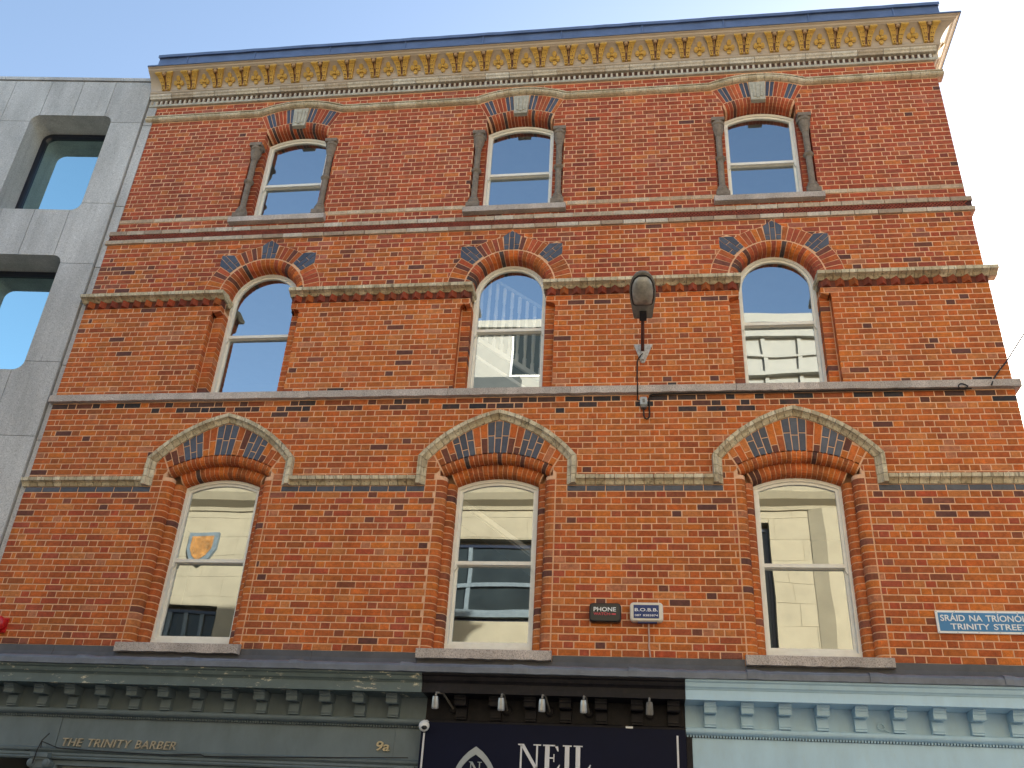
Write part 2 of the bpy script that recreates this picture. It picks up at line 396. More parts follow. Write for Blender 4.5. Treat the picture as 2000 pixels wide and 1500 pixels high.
def offset_path(pts, t):
    out = []
    for i, p in enumerate(pts):
        ns = []
        for a, c in ((i - 1, i), (i, i + 1)):
            if a >= 0 and c < len(pts):
                dx, dz = pts[c][0] - pts[a][0], pts[c][1] - pts[a][1]; l = math.hypot(dx, dz); ns.append((-dz / l, dx / l))
        if len(ns) == 2:
            q = 1 + ns[0][0] * ns[1][0] + ns[0][1] * ns[1][1]; n = ((ns[0][0] + ns[1][0]) / q, (ns[0][1] + ns[1][1]) / q)
        else: n = ns[0]
        out.append((p[0] + n[0] * t, p[1] + n[1] * t))
    return out
FULLHI = [(-x, z) for x, z in reversed(HI)] + HI[1:]
LABZ = 6.078
HOODPATH = [(-.835, LABZ)] + FULLHI + [(.835, LABZ)]
HO = offset_path(HOODPATH, HT)
def interp_x(path, z):
    """largest x on the right half of a path at height z"""
    best = None
    for (xa, za), (xb, zb) in zip(path, path[1:]):
        if min(za, zb) - 1e-9 <= z <= max(za, zb) + 1e-9:
            x = xa if abs(zb - za) < 1e-6 else xa + (xb - xa) * (z - za) / (zb - za)
            best = x if best is None else max(best, x)
    return best
def in_x(z): return interp_x([p for p in HOODPATH if p[0] >= -1e-6], z)
def out_x(z): return interp_x([p for p in HO if p[0] >= -1e-6], z)
RB1, RI1, ZC1, HA1 = 1.363, 1.15, 5.11, math.asin(.66 / 1.363)
def reg_1f(c):
    def opening(z):
        if z < 4.06: return None
        if z <= ZC1 + math.sqrt(RB1**2 - .66**2): return (c - .706, c + .706) if z < 6.24 else (c - .672, c + .672)
        xi = in_x(z)
        if xi is None: return None
        x = min(xi, (z - ZC1) * math.tan(HA1 + .006))
        return (c - x, c + x)
    def bandl(z):
        xo = out_x(z) if z > LABZ else None
        if xo is None: return None
        xi = in_x(z) or 0; return (c - xo, c - xi)
    def bandr(z):
        xo = out_x(z) if z > LABZ else None
        if xo is None: return None
        xi = in_x(z) or 0; return (c + xi, c + xo)
    return [opening, bandl, bandr]
ZC2, RR2, RO2 = 8.93, .60, .835
def poly_span(poly):
    def f(z):
        xs = []
        for (xa, za), (xb, zb) in zip(poly, poly[1:] + poly[:1]):
            if min(za, zb) <= z <= max(za, zb) and abs(za - zb) > 1e-9: xs.append(xa + (xb - xa) * (z - za) / (zb - za))
        return (min(xs), max(xs)) if len(xs) > 1 else None
    return f
def pent(c, ang, half0, r0, half1, r1, tip):
    a = ang; P = lambda r, t: (c + r * math.sin(t), ZC2 + r * math.cos(t))
    return [P(r0, a - half0), P(r1, a - half1), P(tip, a), P(r1, a + half1), P(r0, a + half0)]
PENTS = [(-R(45), R(8.6), .63, R(8.6), .85, .975), (0, R(9.2), .608, R(8.2), .845, .932), (R(45), R(8.6), .63, R(8.6), .85, .975)]
def reg_2f(c):
    def lower(z): return (c - .61, c + .61) if 7.2 < z < 8.655 else ((c - .49, c + .49) if 8.655 <= z < 8.84 else None)
    def ring(z):
        if z < 8.84 or z > ZC2 + RO2: return None
        x = math.sqrt(max(0, RO2**2 - max(0, z - ZC2)**2)); return (c - x, c + x)
    return [lower, ring] + [poly_span(pent(c, *p)) for p in PENTS]
ZC3, RB3, RO3, HA3 = 11.05, 1.116, 1.422, R(26.2)
def reg_3f(c):
    def f(z):
        if z < 10.2: return None
        if z <= 12.045: return (c - .65, c + .65) if z < 11.78 else (c - .492, c + .492)
        if z > ZC3 + RO3: return None
        x = min((z - ZC3) * math.tan(HA3), math.sqrt(max(0, RO3**2 - (z - ZC3)**2))); return (c - x, c + x)
    return [f]
def roll_h(x):
    """rise of the roll moulding over each top window"""
    for c in XC:
        u = abs(x - c)
        if u < .66: return max(0, math.sqrt(1.62**2 - u * u) - math.sqrt(1.62**2 - .66**2))
    return 0
def reg_roll(c):
    def f(z):
        x = None
        for k in range(34):
            u = k * .02
            if roll_h(c + u) + 12.43 >= z: x = u
        return (c - x, c + x) if x else None
    return f

BRICKS = []      # (poly, y, tint, full?)
def cut(a, bx, zb, zt, regs):
    """pieces of the rectangle left over by the regions"""
    pcs = [[(a, zb), (bx, zb), (bx, (zb + zt) / 2), (bx, zt), (a, zt), (a, (zb + zt) / 2)]]
    whole = True
    zs = [zb, (zb + zt) / 2, zt]
    cur = [([a] * 3, [bx] * 3)]
    for rg in regs:
        sp = [rg(z) for z in zs]
        ok = [q for q in sp if q]
        if not ok: continue
        if max(q[1] for q in ok) + .006 <= a or min(q[0] for q in ok) - .006 >= bx: continue
        mid = (ok[-1][0] + ok[-1][1]) / 2
        sp = [q or (mid, mid) for q in sp]
        new = []
        for L, Rr in cur:
            l2 = [min(r, q[0] - .006) for r, q in zip(Rr, sp)]; r2 = [max(l, q[1] + .006) for l, q in zip(L, sp)]
            if max(x - l for x, l in zip(l2, L)) > .014: new.append((L, [max(x, l) for x, l in zip(l2, L)]))
            if max(r - x for x, r in zip(r2, Rr)) > .014: new.append(([min(x, r) for x, r in zip(r2, Rr)], Rr))
        cur = new; whole = False
    out = []
    for L, Rr in cur:
        if max(r - l for l, r in zip(L, Rr)) < .014: continue
        out.append([(L[0], zb), (Rr[0], zb), (Rr[1], zs[1]), (Rr[2], zt), (L[2], zt), (L[1], zs[1])])
    return out, whole
def lay(z0, pitch, n, y, regs, pal, wt, x0=XL, x1=XR, parity=0, dark=None, brown=None):
    for i in range(n):
        zb, zt = z0 + i * pitch + J / 2, z0 + (i + 1) * pitch - J / 2
        odd = (i + parity) % 2
        x = x0; seq = [.1118, .0559] if odd else []
        st = True
        while x < x1 - .02:
            if seq: wd = seq.pop(0)
            else:
                wd = .2237 if st else .1118; st = not st
                if wd > .2 and random.random() < .05: seq = [.1118, .1118]; wd = seq.pop(0)
            e = min(x + wd, x1)
            if x1 - e < .045: e = x1
            p, wl = pick(pal, wt), None
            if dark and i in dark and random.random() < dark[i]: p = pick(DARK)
            if brown and random.random() < brown(i, x): p = pick(BROWN)
            a, bx = x + (J * .45 if x > x0 else 0), e - (J * .45 if e < x1 else 0)
            a += random.uniform(-.0015, .0015) if x > x0 else 0; bx += random.uniform(-.0015, .0015) if e < x1 else 0
            dz = random.uniform(-.0012, .0012)
            ps, whole = cut(a, bx, zb + dz, zt + dz, regs)
            for q in ps: BRICKS.append((q, y + random.uniform(-.0018, .0018), p, whole))
            x = e
R1 = [g for c in XC for g in reg_1f(c)]; R2 = [g for c in XC for g in reg_2f(c)]; R3 = [g for c in XC for g in reg_3f(c)]
RRL = [reg_roll(c) for c in XC]
MIXL = ORANGE + CRIMSON[7:10]; MIXW = OW + [.3, .3, .3]
lay(ZA0, PA, 24, Y1, R1, MIXL, MIXW, brown=lambda i, x: {23: .3, 22: .25, 21: .2, 20: .14, 19: .08, 18: .05, 0: .15, 1: .05}.get(i, .005) + (.03 if x > 2.4 and i < 19 else 0))
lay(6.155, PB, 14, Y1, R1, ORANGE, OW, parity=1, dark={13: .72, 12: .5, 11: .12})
lay(7.347, PC, 18, Y1, R2, ORANGE, OW, dark={0: .3}, brown=lambda i, x: .01 + (.06 if abs(x + 3.2) < .7 else 0) + (.05 if x > 3 else 0) + (.06 if i > 15 else 0))
lay(8.955, PC, 12, Y2, R2, ORANGE + CRIMSON, OW + CW, parity=1, brown=lambda i, x: .04 + (.45 if x < -6.9 and i < 8 else 0))
lay(9.885 + .26, .0775, 2, Y3, R3, CRIMSON, CW, parity=1)
lay(10.37, .0784, 25, Y3, R3, CRIMSON, CW)
lay(12.49, .0785, 2, Y3, RRL, CRIMSON, CW, parity=1)
# bricks round the raised part of the roll moulding
for i, z in enumerate((12.33, 12.408)):
    pass
# blue course under the label
for c0, c1 in ((XL, XC[0] - .835), (XC[0] + .835, XC[1] - .835), (XC[1] + .835, XC[2] - .835), (XC[2] + .835, XR)):
    n = round((c1 - c0) / .232); wd = (c1 - c0) / n
    for k in range(n):
        a, e = c0 + k * wd + .005, c0 + (k + 1) * wd - .005
        BRICKS.append(([(a, 6.006), (e, 6.006), (e, 6.04), (e, 6.072), (a, 6.072), (a, 6.04)], Y1, ('b', pick(BLUE)), False))
# bricks beside the openings inside the hoods, beside the blue course
for c in XC:
    for s in (-1, 1):
        for z0, z1 in ((6.006, 6.070), (6.084, 6.148)):
            for u0, u1 in ((.712, .829),):
                a, e = sorted((c + s * u0, c + s * u1)); zm = (z0 + z1) / 2
                BRICKS.append(([(a, z0), (e, z0), (e, zm), (e, z1), (a, z1), (a, zm)], Y1 + random.uniform(-.002, .002), pick(ORANGE, OW), True))

def rect_of(q):
    xs = [p[0] for p in q]; zs = [p[1] for p in q]; return min(xs), max(xs), min(zs), max(zs)
full = []; rest = []
for q in BRICKS:
    poly, y, p, whole = q
    x0, x1, z0, z1 = rect_of(poly)
    d = (Vector(((x0 + x1) / 2, y, (z0 + z1) / 2)) - CAMP); zc = d.dot(FWD)
    px, py = d.dot(RG) / zc * 1850, d.dot(UP) / zc * 1850
    vis = abs(px) < 1000 and abs(py) < 750 and z0 > 4.13
    (full if whole and vis and abs(x1 - x0 - (.2237 - J * .9)) < .004 and not isinstance(p[0], str) else rest).append(((x1 - x0) * (z1 - z0) / zc**2, q))
full.sort(key=lambda t: -t[0])
cache = {}
for wgt, (poly, y, p, whole) in full[:300]:
    x0, x1, z0, z1 = rect_of(poly)
    key = (round(z1 - z0, 3), p)
    if key not in cache:
        b = MB(); h = (z1 - z0) / 2; wv = .2237 / 2 - J * .45
        b.prism([(-wv, -h), (wv, -h), (wv, h), (-wv, h)], 0, .10, .004, p)
        cache[key] = mesh_of('brick', b, M['brick'], (0, 0, 0))
    inst('brick', cache[key], ((x0 + x1) / 2, y, (z0 + z1) / 2), BB)
b = MB()
for wgt, (poly, y, p, whole) in full[300:] + rest:
    mi = 0
    if isinstance(p[0], str): p = p[1]; mi = 1
    if whole or mi:
        x0, x1, z0, z1 = rect_of(poly); b.prism([(x0, z0), (x1, z0), (x1, z1), (x0, z1)], y, y + .10, .004, p, mi)
    else: b.prism(poly, y, y + .10, 0, p, mi)
# right return of the building: bricks seen only from the side
for i in range(int((13.0 - 4.1) / .0777)):
    z = 4.13 + i * .0777; yy = (Y1 if z < 8.9 else Y2 if z < 9.9 else Y3) + .112
    xr = XR; st = i % 2
    while yy < DEEP:
        wd = .2237 if st else .1118; st = not st; e = min(yy + wd, DEEP)
        p = pick(ORANGE if z < 9 else CRIMSON)
        b.box(xr - .1, xr + random.uniform(-.001, .002), yy + .006, e - .006, z + .0065, z + .0712, p); yy = e
part('brickwork', b, [M['brick'], M['blue']], BB, kind='stuff')

# --- mortar backing with the openings left free
b = MB()
def slab(z0, z1, y, regs, xa=XL + .004, xb=XR - .004, dep=.30):
    free = [(xa, xb)]
    zm = (z0 + z1) / 2
    for rg in regs:
        q = rg(zm)
        if not q: continue
        nw = []
        for a, e in free:
            if q[1] <= a or q[0] >= e: nw.append((a, e)); continue
            if q[0] > a: nw.append((a, q[0]))
            if q[1] < e: nw.append((q[1], e))
        free = nw
    for a, e in free: b.box(a - (.0), e, y + .005, y + dep, z0, z1)
def op_1f(c):
    return lambda z: ((c - .575, c + .575) if z < 6.22 else None) if z < 6.22 else ((lambda x: (c - x, c + x) if x > 0 else None)(math.sqrt(max(0, 1.26**2 - (z - ZC1)**2)) if z < ZC1 + 1.26 else 0))
def op_1fo(c):
    def f(z):
        if z <= ZC1 + math.sqrt(RB1**2 - .66**2): return (c - .668, c + .668)
        if z < ZC1 + RB1: x = math.sqrt(RB1**2 - (z - ZC1)**2); return (c - x, c + x)
    return f
def op_2f(c):
    def f(z):
        if z < 8.655: return (c - .622, c + .622)
        if z < ZC2: return (c - .497, c + .497)
        if z < ZC2 + .595: x = math.sqrt(.595**2 - (z - ZC2)**2); return (c - x, c + x)
    return f
def op_3f(c):
    def f(z):
        if z < 11.78: return (c - .662, c + .662)
        if z < 12.06: return (c - .5, c + .5)
        if z < ZC3 + RB3: x = math.sqrt(RB3**2 - (z - ZC3)**2); return (c - x, c + x)
    return f
z = 4.0
while z < 7.3: slab(z, z + .02, Y1, [op_1fo(c) for c in XC], dep=.12); z += .02
z = 7.26
while z < 8.88: slab(z, z + .02, Y1, [op_2f(c) for c in XC], dep=.12); z += .02
while z < 9.9: slab(z, z + .02, Y2, [op_2f(c) for c in XC], dep=.12); z += .02
slab(9.9, 10.3, Y3, []); z = 10.3
while z < 12.3: slab(z, z + .02, Y3, [op_3f(c) for c in XC], dep=.15); z += .02
slab(z, 13.2, Y3, [])
# carcass behind: inner leaf, side, back and roof
def inner(z0, z1, hw): 
    xs = [XL + .01] + [v for c in XC for v in (c - hw, c + hw)] + [XR - .02]
    for i in range(0, len(xs), 2): b.box(xs[i], xs[i + 1], .262, .40, z0, z1)
inner(4.2, 6.27, .50); inner(7.36, 9.43, .50); inner(10.35, 12.05, .505)
for z0, z1 in ((3.9, 4.2), (6.27, 7.36), (9.43, 10.35), (12.05, 13.5)): b.box(XL + .01, XR - .02, .263, .402, z0, z1)
b.box(XR - .11, XR - .005, .11, DEEP, 3.9, 13.2)
part('wall', b, M['mortar'], BB)
b = MB(); b.box(XL + .01, XL + .2, .41, DEEP, 0, 13.4); b.box(XL + .2, XR - .12, DEEP - .2, DEEP, 0, 13.4)
b.box(XL + .02, XR - .13, .41, DEEP - .21, 13.2, 13.4)
part('rear_wall', b, M['room'], BB)
b = MB()
for z0 in (4.0, 7.0, 9.95, 12.9): b.box(XL + .21, XR - .13, .403, DEEP - .21, z0, z0 + .2)
b.box(XL + .21, XR - .13, 4.2, 4.3, 4.21, 12.9)
part('interior_floors', b, M['room'], BB)

# --- jambs and arch orders
def bull(x0, y0, r, n=4):
    """quarter round from (x0, y0) on the face to (x0 - r, y0 + r) in the reveal"""
    return [(x0 - r * math.sin(math.pi / 2 * i / n), y0 + r - r * math.cos(math.pi / 2 * i / n)) for i in range(n + 1)]
jp = []; ab = []
for ci, c in enumerate(XC):
    # first floor: two bullnosed orders
    nz = 26; z0 = 4.13
    for i in range(nz):
        za, zt = z0 + i * PA + J / 2, z0 + (i + 1) * PA - J / 2
        for s in (-1, 1):
            for order in (0, 1):
                if order == 0:
                    if za > ZC1 + math.sqrt(RB1**2 - .66**2): continue
                    zt2 = min(zt, 6.275); ext = .036
                    pr = [(.66 + ext, 0)] + bull(.66, 0, .08) + [(.58, .112), (.66 + ext, .112)]
                else:
                    if za > 6.19: continue
                    zt2 = min(zt, 6.205); pr = [(.62, .116)] + bull(.565, .116, .078) + [(.487, .26), (.62, .26)]
                if zt2 - za < .015: continue
                mb = MB(); p = pick(ORANGE, OW) if random.random() < .92 else pick(BROWN)
                mb.planprism([(c + s * x, y) for x, y in (pr if s > 0 else pr)], za, zt2, p); jp.append((pw(mb) * (1.5 if order else 1), mb))
    # second floor: square order in the recess
    for i in range(17):
        za, zt = 7.36 + i * PC + J / 2, 7.36 + (i + 1) * PC - J / 2
        for s in (-1, 1):
            mb = MB(); p = pick(ORANGE, OW) if random.random() < .9 else pick(BROWN)
            x0, x1 = sorted((c + s * .487, c + s * .604))
            mb.box(x0, x1, .10, .26, za, zt, p); jp.append((pw(mb), mb))
    # third floor: jamb behind the column
    for i in range(19):
        za, zt = 10.37 + i * .0784 + J / 2, 10.37 + (i + 1) * .0784 - J / 2
        for s in (-1, 1):
            mb = MB(); x0, x1 = sorted((c + s * .495, c + s * .64)); mb.box(x0, x1, .17, .29, za, zt, pick(CRIMSON, CW)); jp.append((pw(mb) * .6, mb))
    # arch rings
    def ring(zc, prof, half, n, pal, gap=.010, dark=None):
        for k in range(n):
            rr = prof[0][0]
            a0 = -half + 2 * half * k / n + gap / 2 / rr; a1 = -half + 2 * half * (k + 1) / n - gap / 2 / rr
            secs = [[(c + r * math.sin(a), y, zc + r * math.cos(a)) for r, y in prof] for a in (a0, (a0 + a1) / 2, a1)]
            mb = MB(); p = pick(pal)
            if dark and random.random() < dark: p = pick([(.11, .05, .04), (.14, .055, .04), (.08, .06, .06)])
            mb.loft(secs, tint=p); ab.append((pw(mb), mb))
    ring(ZC1, [(RB1 - .004 + .03, 0)] + [(RB1 - .004 - (.66 - x), y) for x, y in bull(.66, 0, .08)] + [(RB1 - .085, .112), (RB1 + .03, .112)], HA1, 24, ORANGE[4:12], dark=.12)
    ring(ZC1, [(1.30, .116), (1.228, .116)] + [(1.228 - (.565 - x), y) for x, y in bull(.565, .116, .078)] + [(1.15, .26), (1.30, .26)], math.asin(.487 / 1.15), 18, ORANGE[4:12], dark=.08)
    ring(ZC2, [(RR2 - .004, Y2)] + [(RR2 - .004 - (.6 - x), Y2 + y) for x, y in bull(.6, 0, .11)] + [(.487, .26), (RR2, .26)], R(90), 27, ORANGE[4:12] + CRIMSON[5:12], dark=.15)
    ring(ZC3, [(RB3 - .004, Y3)] + [(RB3 - .004 - (.6 - x), Y3 + y) for x, y in bull(.6, 0, .12)] + [(.99, .29), (RB3, .29)], R(26), 18, CRIMSON[4:12], dark=.12)
def rmp(fn, *a):
    q = MB(); getattr(q, fn)(*a); part('reveal_mortar', q, M['mortar'], BB)
for c in XC:
    for s in (-1, 1):
        f = lambda pr: [(c + s * x, y) for x, y in pr]
        o4 = lambda pr: [(x + .004, y + .004) for x, y in pr]
        rmp('planprism', f([(.70, .004)] + o4(bull(.66, 0, .08)) + [(.584, .115), (.70, .115)]), 4.10, 6.20)
        rmp('planprism', f([(.625, .120)] + o4(bull(.565, .116, .078)) + [(.491, .259), (.625, .259)]), 4.10, 6.15)
        x0, x1 = sorted((c + s * .491, c + s * .625)); rmp('box', x0, x1, .106, .259, 7.355, 8.72)
        x0, x1 = sorted((c + s * .499, c + s * .665)); rmp('box', x0, x1, .175, .289, 10.37, 11.88)
    def mring(zc, prof, half):
        n = 24
        rmp('loft', [[(c + r * math.sin(a), y, zc + r * math.cos(a)) for r, y in prof] for a in [-half + 2 * half * k / n for k in range(n + 1)]])
    up = lambda pr: [(r + .005, y + .004) for r, y in pr]
    mring(ZC1, [(RB1 + .03, .004)] + up([(RB1 - .004 - (.66 - x), y) for x, y in bull(.66, 0, .08)]) + [(RB1 - .08, .115), (RB1 + .03, .115)], HA1 + R(.5))
    mring(ZC1, [(1.30, .12), (1.233, .12)] + up([(1.228 - (.565 - x), y) for x, y in bull(.565, .116, .078)]) + [(1.155, .259), (1.30, .259)], math.asin(.487 / 1.15) + R(.5))
    mring(ZC2, up([(RR2 - .004 - (.6 - x), Y2 + y) for x, y in bull(.6, 0, .11)]) + [(.492, .259), (RR2, .259)], R(90))
    mring(ZC3, up([(RB3 - .004 - (.6 - x), Y3 + y) for x, y in bull(.6, 0, .12)]) + [(.995, .289), (RB3, .289)], R(27.5))
emit('jamb_brick', jp, M['brick'], BB, 'jamb_bricks')
emit('arch_brick', ab, M['brick'], BB, 'arch_bricks')

# --- flat voussoirs
vs = []
def vous(c, zc, a0, a1, r0, r1, y, tint, mat, topz=None, g=.0055):
    """radial brick; r1 may be a function of the angle"""
    f = r1 if callable(r1) else (lambda a: r1)
    rm = (r0 + f((a0 + a1) / 2)) / 2; d = g / rm
    P = lambda r, a: (c + r * math.sin(a), zc + r * math.cos(a))
    q = [P(r0 + g, a0 + d), P(r0 + g, a1 - d), P(f(a1) - g, a1 - d), P(f(a0) - g, a0 + d)]
    mb = MB(); mb.prism(q, y, y + .10, .004, tint); vs.append((pw(mb), mb, mat))
def hood_r(a):
    """distance along a ray from the arch centre to the inside of the hood"""
    d = (math.sin(abs(a)), math.cos(a)); lo, hi = 1.3, 2.0
    for _ in range(30):
        mid = (lo + hi) / 2; x, z = mid * d[0], ZC1 + mid * d[1]
        xi = in_x(z) if z < HI[0][1] else None
        if xi is not None and x < xi: lo = mid
        else: hi = mid
    return lo
for c in XC:
    n = 19
    for k in range(n):
        i = k - 9; a0, a1 = -HA1 + 2 * HA1 * k / n, -HA1 + 2 * HA1 * (k + 1) / n
        blue = i in (-1, 0, 1) or abs(i) in (4, 5, 6)
        r1 = RB1 + .008; 
        top = min(hood_r(a0), hood_r(a1), hood_r((a0 + a1) / 2))
        brk = [.115, .225][(k % 2)] if abs(i) > 1 else ([.08, .25][abs(i)] if abs(i) else .11)
        if i == 0: brk = .22
        for seg, (ra, rb) in enumerate(((RB1 + .004, RB1 + brk), (RB1 + brk, None))):
            if rb is None:
                if top - ra < .03: continue
                rb = hood_r
            else:
                rb = min(rb, top)
                if rb - ra < .02: continue
            bl = blue
            t = pick(BLUE) if bl else (pick(ORANGE, OW) if random.random() < .75 else (.18, .065, .045))
            vous(c, ZC1, a0, a1, ra, rb, Y1, t, 'blue' if bl else 'brick')
    # second floor ring
    def seg_run(a0, a1, n):
        for k in range(n):
            vous(c, ZC2, a0 + (a1 - a0) * k / n, a0 + (a1 - a0) * (k + 1) / n, RR2 + .012, RO2, Y2, pick(ORANGE[4:11] + CRIMSON[5:12]) if random.random() < .85 else (.17, .06, .045), 'brick')
    e0, e1 = R(8.9), R(45 - 8.7)
    for s in (-1, 1):
        for lo, hi, n in ((e0, e1, 5), (R(53.7), R(88.5), 6)):
            seg_run(*(sorted((s * lo, s * hi))), n)
    for ang, h0, r0, h1, r1, tip in PENTS:
        ca, sa = math.cos(ang), math.sin(ang)
        def T(u, v): return (c + v * sa + u * ca, ZC2 + v * ca - u * sa)   # u across, v radial
        w0, w1 = r0 * math.tan(h0), r1 * math.tan(h1); L = r1 - r0
        cwid = .034
        wid = lambda v: w0 + (w1 - w0) * (v - r0) / L
        tipz = lambda u: tip - (tip - r1) * abs(u) / w1
        g = .0045
        def quad(us0, us1, v0, v1): return [T(us0(v0) + g, v0 + g), T(us1(v0) - g, v0 + g), T(us1(v1) - g, v1 - g), T(us0(v1) + g, v1 - g)]
        cl = lambda v: -cwid; cr = lambda v: cwid; wl = lambda v: -wid(v); wr = lambda v: wid(v)
        sh = []
        k1 = r0 + L * .36; k2 = r0 + L * .86
        sh += [quad(cl, cr, r0, k2), [T(-cwid + g, k2 + g), T(cwid - g, k2 + g), T(cwid - g, tipz(cwid) - g), T(0, tip - g), T(-cwid + g, tipz(cwid) - g)]]
        for s, (i0, i1) in ((-1, (wl, cl)), (1, (cr, wr))):
            sh.append(quad(i0, i1, r0, k1))
            inn = s * cwid; out = s * w1
            q = [T(s * wid(k1) - s * g, k1 + g), T(inn + s * g, k1 + g), T(inn + s * g, tipz(cwid) - g), T(out - s * g, r1 - g)]
            sh.append(q)
        for q in sh:
            mb = MB(); mb.prism(q, Y2 - .003, Y2 + .1, .003, pick(BLUE)); vs.append((pw(mb), mb, 'blue'))
    # third floor
    kh = .112 / 1.25
    for s in (-1, 1):
        for k in range(8):
            a0, a1 = sorted((s * (kh + (HA3 - kh) * k / 8), s * (kh + (HA3 - kh) * (k + 1) / 8)))
            bl = k in (0, 1, 5, 6)
            vous(c, ZC3, a0, a1, RB3 + .006, RO3 + .004, Y3, pick(BLUE) if bl else pick(CRIMSON, CW), 'blue' if bl else 'brick')
    # keystone with a sunk panel
    kb = MB(); Pk = [(-.098, 12.075), (.098, 12.075), (.118, 12.435), (-.118, 12.435)]
    kb.prism([(c + x, z) for x, z in Pk], .025, .29, .008)
    for s in (-1, 1): kb.prism([(c + s * x, z) for x, z in ((.03, 12.13), (.062, 12.13), (.075, 12.37), (.045, 12.37))], .012, .026, .004)
    kb.box(c - .02, c + .02, .012, .026, 12.11, 12.40)
    part('keystone', kb, M['key'], BB)
vs.sort(key=lambda q: -q[0])
for mt in ('brick', 'blue'):
    sel = [(w_, m_) for w_, m_, t_ in vs if t_ == mt]
    emit('voussoir' if mt == 'brick' else 'blue_voussoir', sel, M[mt], BB, 'voussoirs')

# --- mouldings swept in short pieces along a path in the wall plane
def path_pieces(path, prof, plen, gap, y, pal, out, closed=False, weight=1):
    off = offset_path(path, 1.0); nrm = [(o[0] - p[0], o[1] - p[1]) for o, p in zip(off, path)]
    for i in range(len(path) - 1):
        (xa, za), (xb, zb) = path[i], path[i + 1]; L = math.hypot(xb - xa, zb - za)
        if L < .004: continue
        n = max(1, round(L / plen)); d = ((xb - xa) / L, (zb - za) / L); pn = (-d[1], d[0])
        for k in range(n):
            g0 = gap / 2; t0, t1 = k / n, (k + 1) / n
            secs = []
            for t, sg in ((t0, 1), (t1, -1)):
                nn = nrm[i] if t == 0 else nrm[i + 1] if t == 1 else pn
                bx, bz = xa + (xb - xa) * t + d[0] * sg * g0, za + (zb - za) * t + d[1] * sg * g0
                secs.append([(bx + nn[0] * u, y + v, bz + nn[1] * u) for u, v in prof])
            mb = MB(); mb.loft(secs, tint=pick(pal)); out.append((pw(mb), mb))
LAB = [(0, .10), (0, -.012), (.012, -.020), (.034, -.034), (.050, -.058), (.052, -.066), (.054, -.078), (.100, -.078), (.108, -.03), (.112, .10)]
lb = []
path_pieces([(XL - .045, LABZ), (XC[0] - .835 - HT, LABZ)], LAB, .108, .007, Y1, CREAM, lb)
for i in range(2): path_pieces([(XC[i] + .835 + HT, LABZ), (XC[i + 1] - .835 - HT, LABZ)], LAB, .108, .007, Y1, CREAM, lb)
path_pieces([(XC[2] + .835 + HT, LABZ), (XR + .078, LABZ)], LAB, .108, .007, Y1, CREAM, lb)
emit('label_brick', lb, M['cream'], BB, 'label_bricks')
hb = []
for c in XC:
    # mitred stops where the level label meets the hood
    pth = [(c + x, z) for x, z in HOODPATH]
    path_pieces(pth, LAB, .10, .006, Y1 - .002, CREAM, hb)
emit('hood_brick', hb, M['cream'], BB, 'hood_bricks')
STR = [(0, .10), (0, -.018), (.010, -.03), (.026, -.052), (.036, -.086), (.038, -.095), (.041, -.112), (.088, -.115), (.096, -.06), (.118, .05), (.118, .10)]
sb = []; STZ = 8.838; HS = .462
xs = [XL - .05] + [v for c in XC for v in (c - HS, c + HS)] + [XR + .112]
for i in range(0, 8, 2): path_pieces([(xs[i], STZ), (xs[i + 1], STZ)], STR, .098, .006, Y1, CREAM, sb)
for c in XC:                                  # returns into the window reveals
    for s in (-1, 1):
        mb = MB(); x = c + s * .495
        mb.loft([[(x - s * (v * -.32 if v < 0 else -.05) , y, STZ + u) for u, v in STR] for y in (-.01, .235)], tint=pick(CREAM)); sb.append((pw(mb), mb))
emit('string_brick', sb, M['cream'], BB, 'string_bricks')
# dogtooth course below the string
db = []
xs = [XL] + [v for c in XC for v in (c - .49, c + .49)] + [XR]
for i in range(0, 8, 2):
    n = round((xs[i + 1] - xs[i]) / .166); wd = (xs[i + 1] - xs[i]) / n
    for k in range(n):
        a = xs[i] + k * wd; mid = a + wd / 2
        mb = MB(); mb.planprism([(a + .012, .02), (mid, -.068), (a + wd - .012, .02), (a + wd - .012, .09), (a + .012, .09)], 8.746, 8.836, pick(ORANGE[1:6] + CRIMSON[1:8])); db.append((pw(mb), mb))
b = MB()
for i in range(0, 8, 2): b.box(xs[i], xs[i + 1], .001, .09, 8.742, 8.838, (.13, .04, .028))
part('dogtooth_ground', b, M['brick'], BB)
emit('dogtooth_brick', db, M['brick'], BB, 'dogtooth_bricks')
# roll moulding below the cornice
ROLL = [(0, .10), (0, 0)] + [(.042 - .042 * math.cos(a), -.078 * math.sin(a) * .9) for a in (R(20), R(50), R(80), R(110), R(140), R(165))] + [(.086, -.02), (.088, -.058), (.102, -.060), (.106, .10)]
rb = []; pth = []; x = XL - .05
xs = []
while x < XR + .08: xs.append(x); x += .112
xs.append(XR + .08)
for c in XC: xs += [c - .66, c + .66]
xs = sorted(xs); xs = [q for i, q in enumerate(xs) if i == 0 or q - xs[i - 1] > .02]
pth = [(q, 12.335 + roll_h(q)) for q in xs]
path_pieces(pth, ROLL, .112, .004, Y3, [(.66, .57, .42), (.60, .51, .36), (.70, .61, .45), (.54, .45, .31)], rb)
emit('roll_brick', rb, M['roll'], BB, 'roll_bricks')
# infill bricks under the raised roll
b = MB()
for c in XC:
    for s in (-1, 1):
        for k, (a, e, z0, z1) in enumerate(((.64, .75, 12.335, 12.336),)): pass

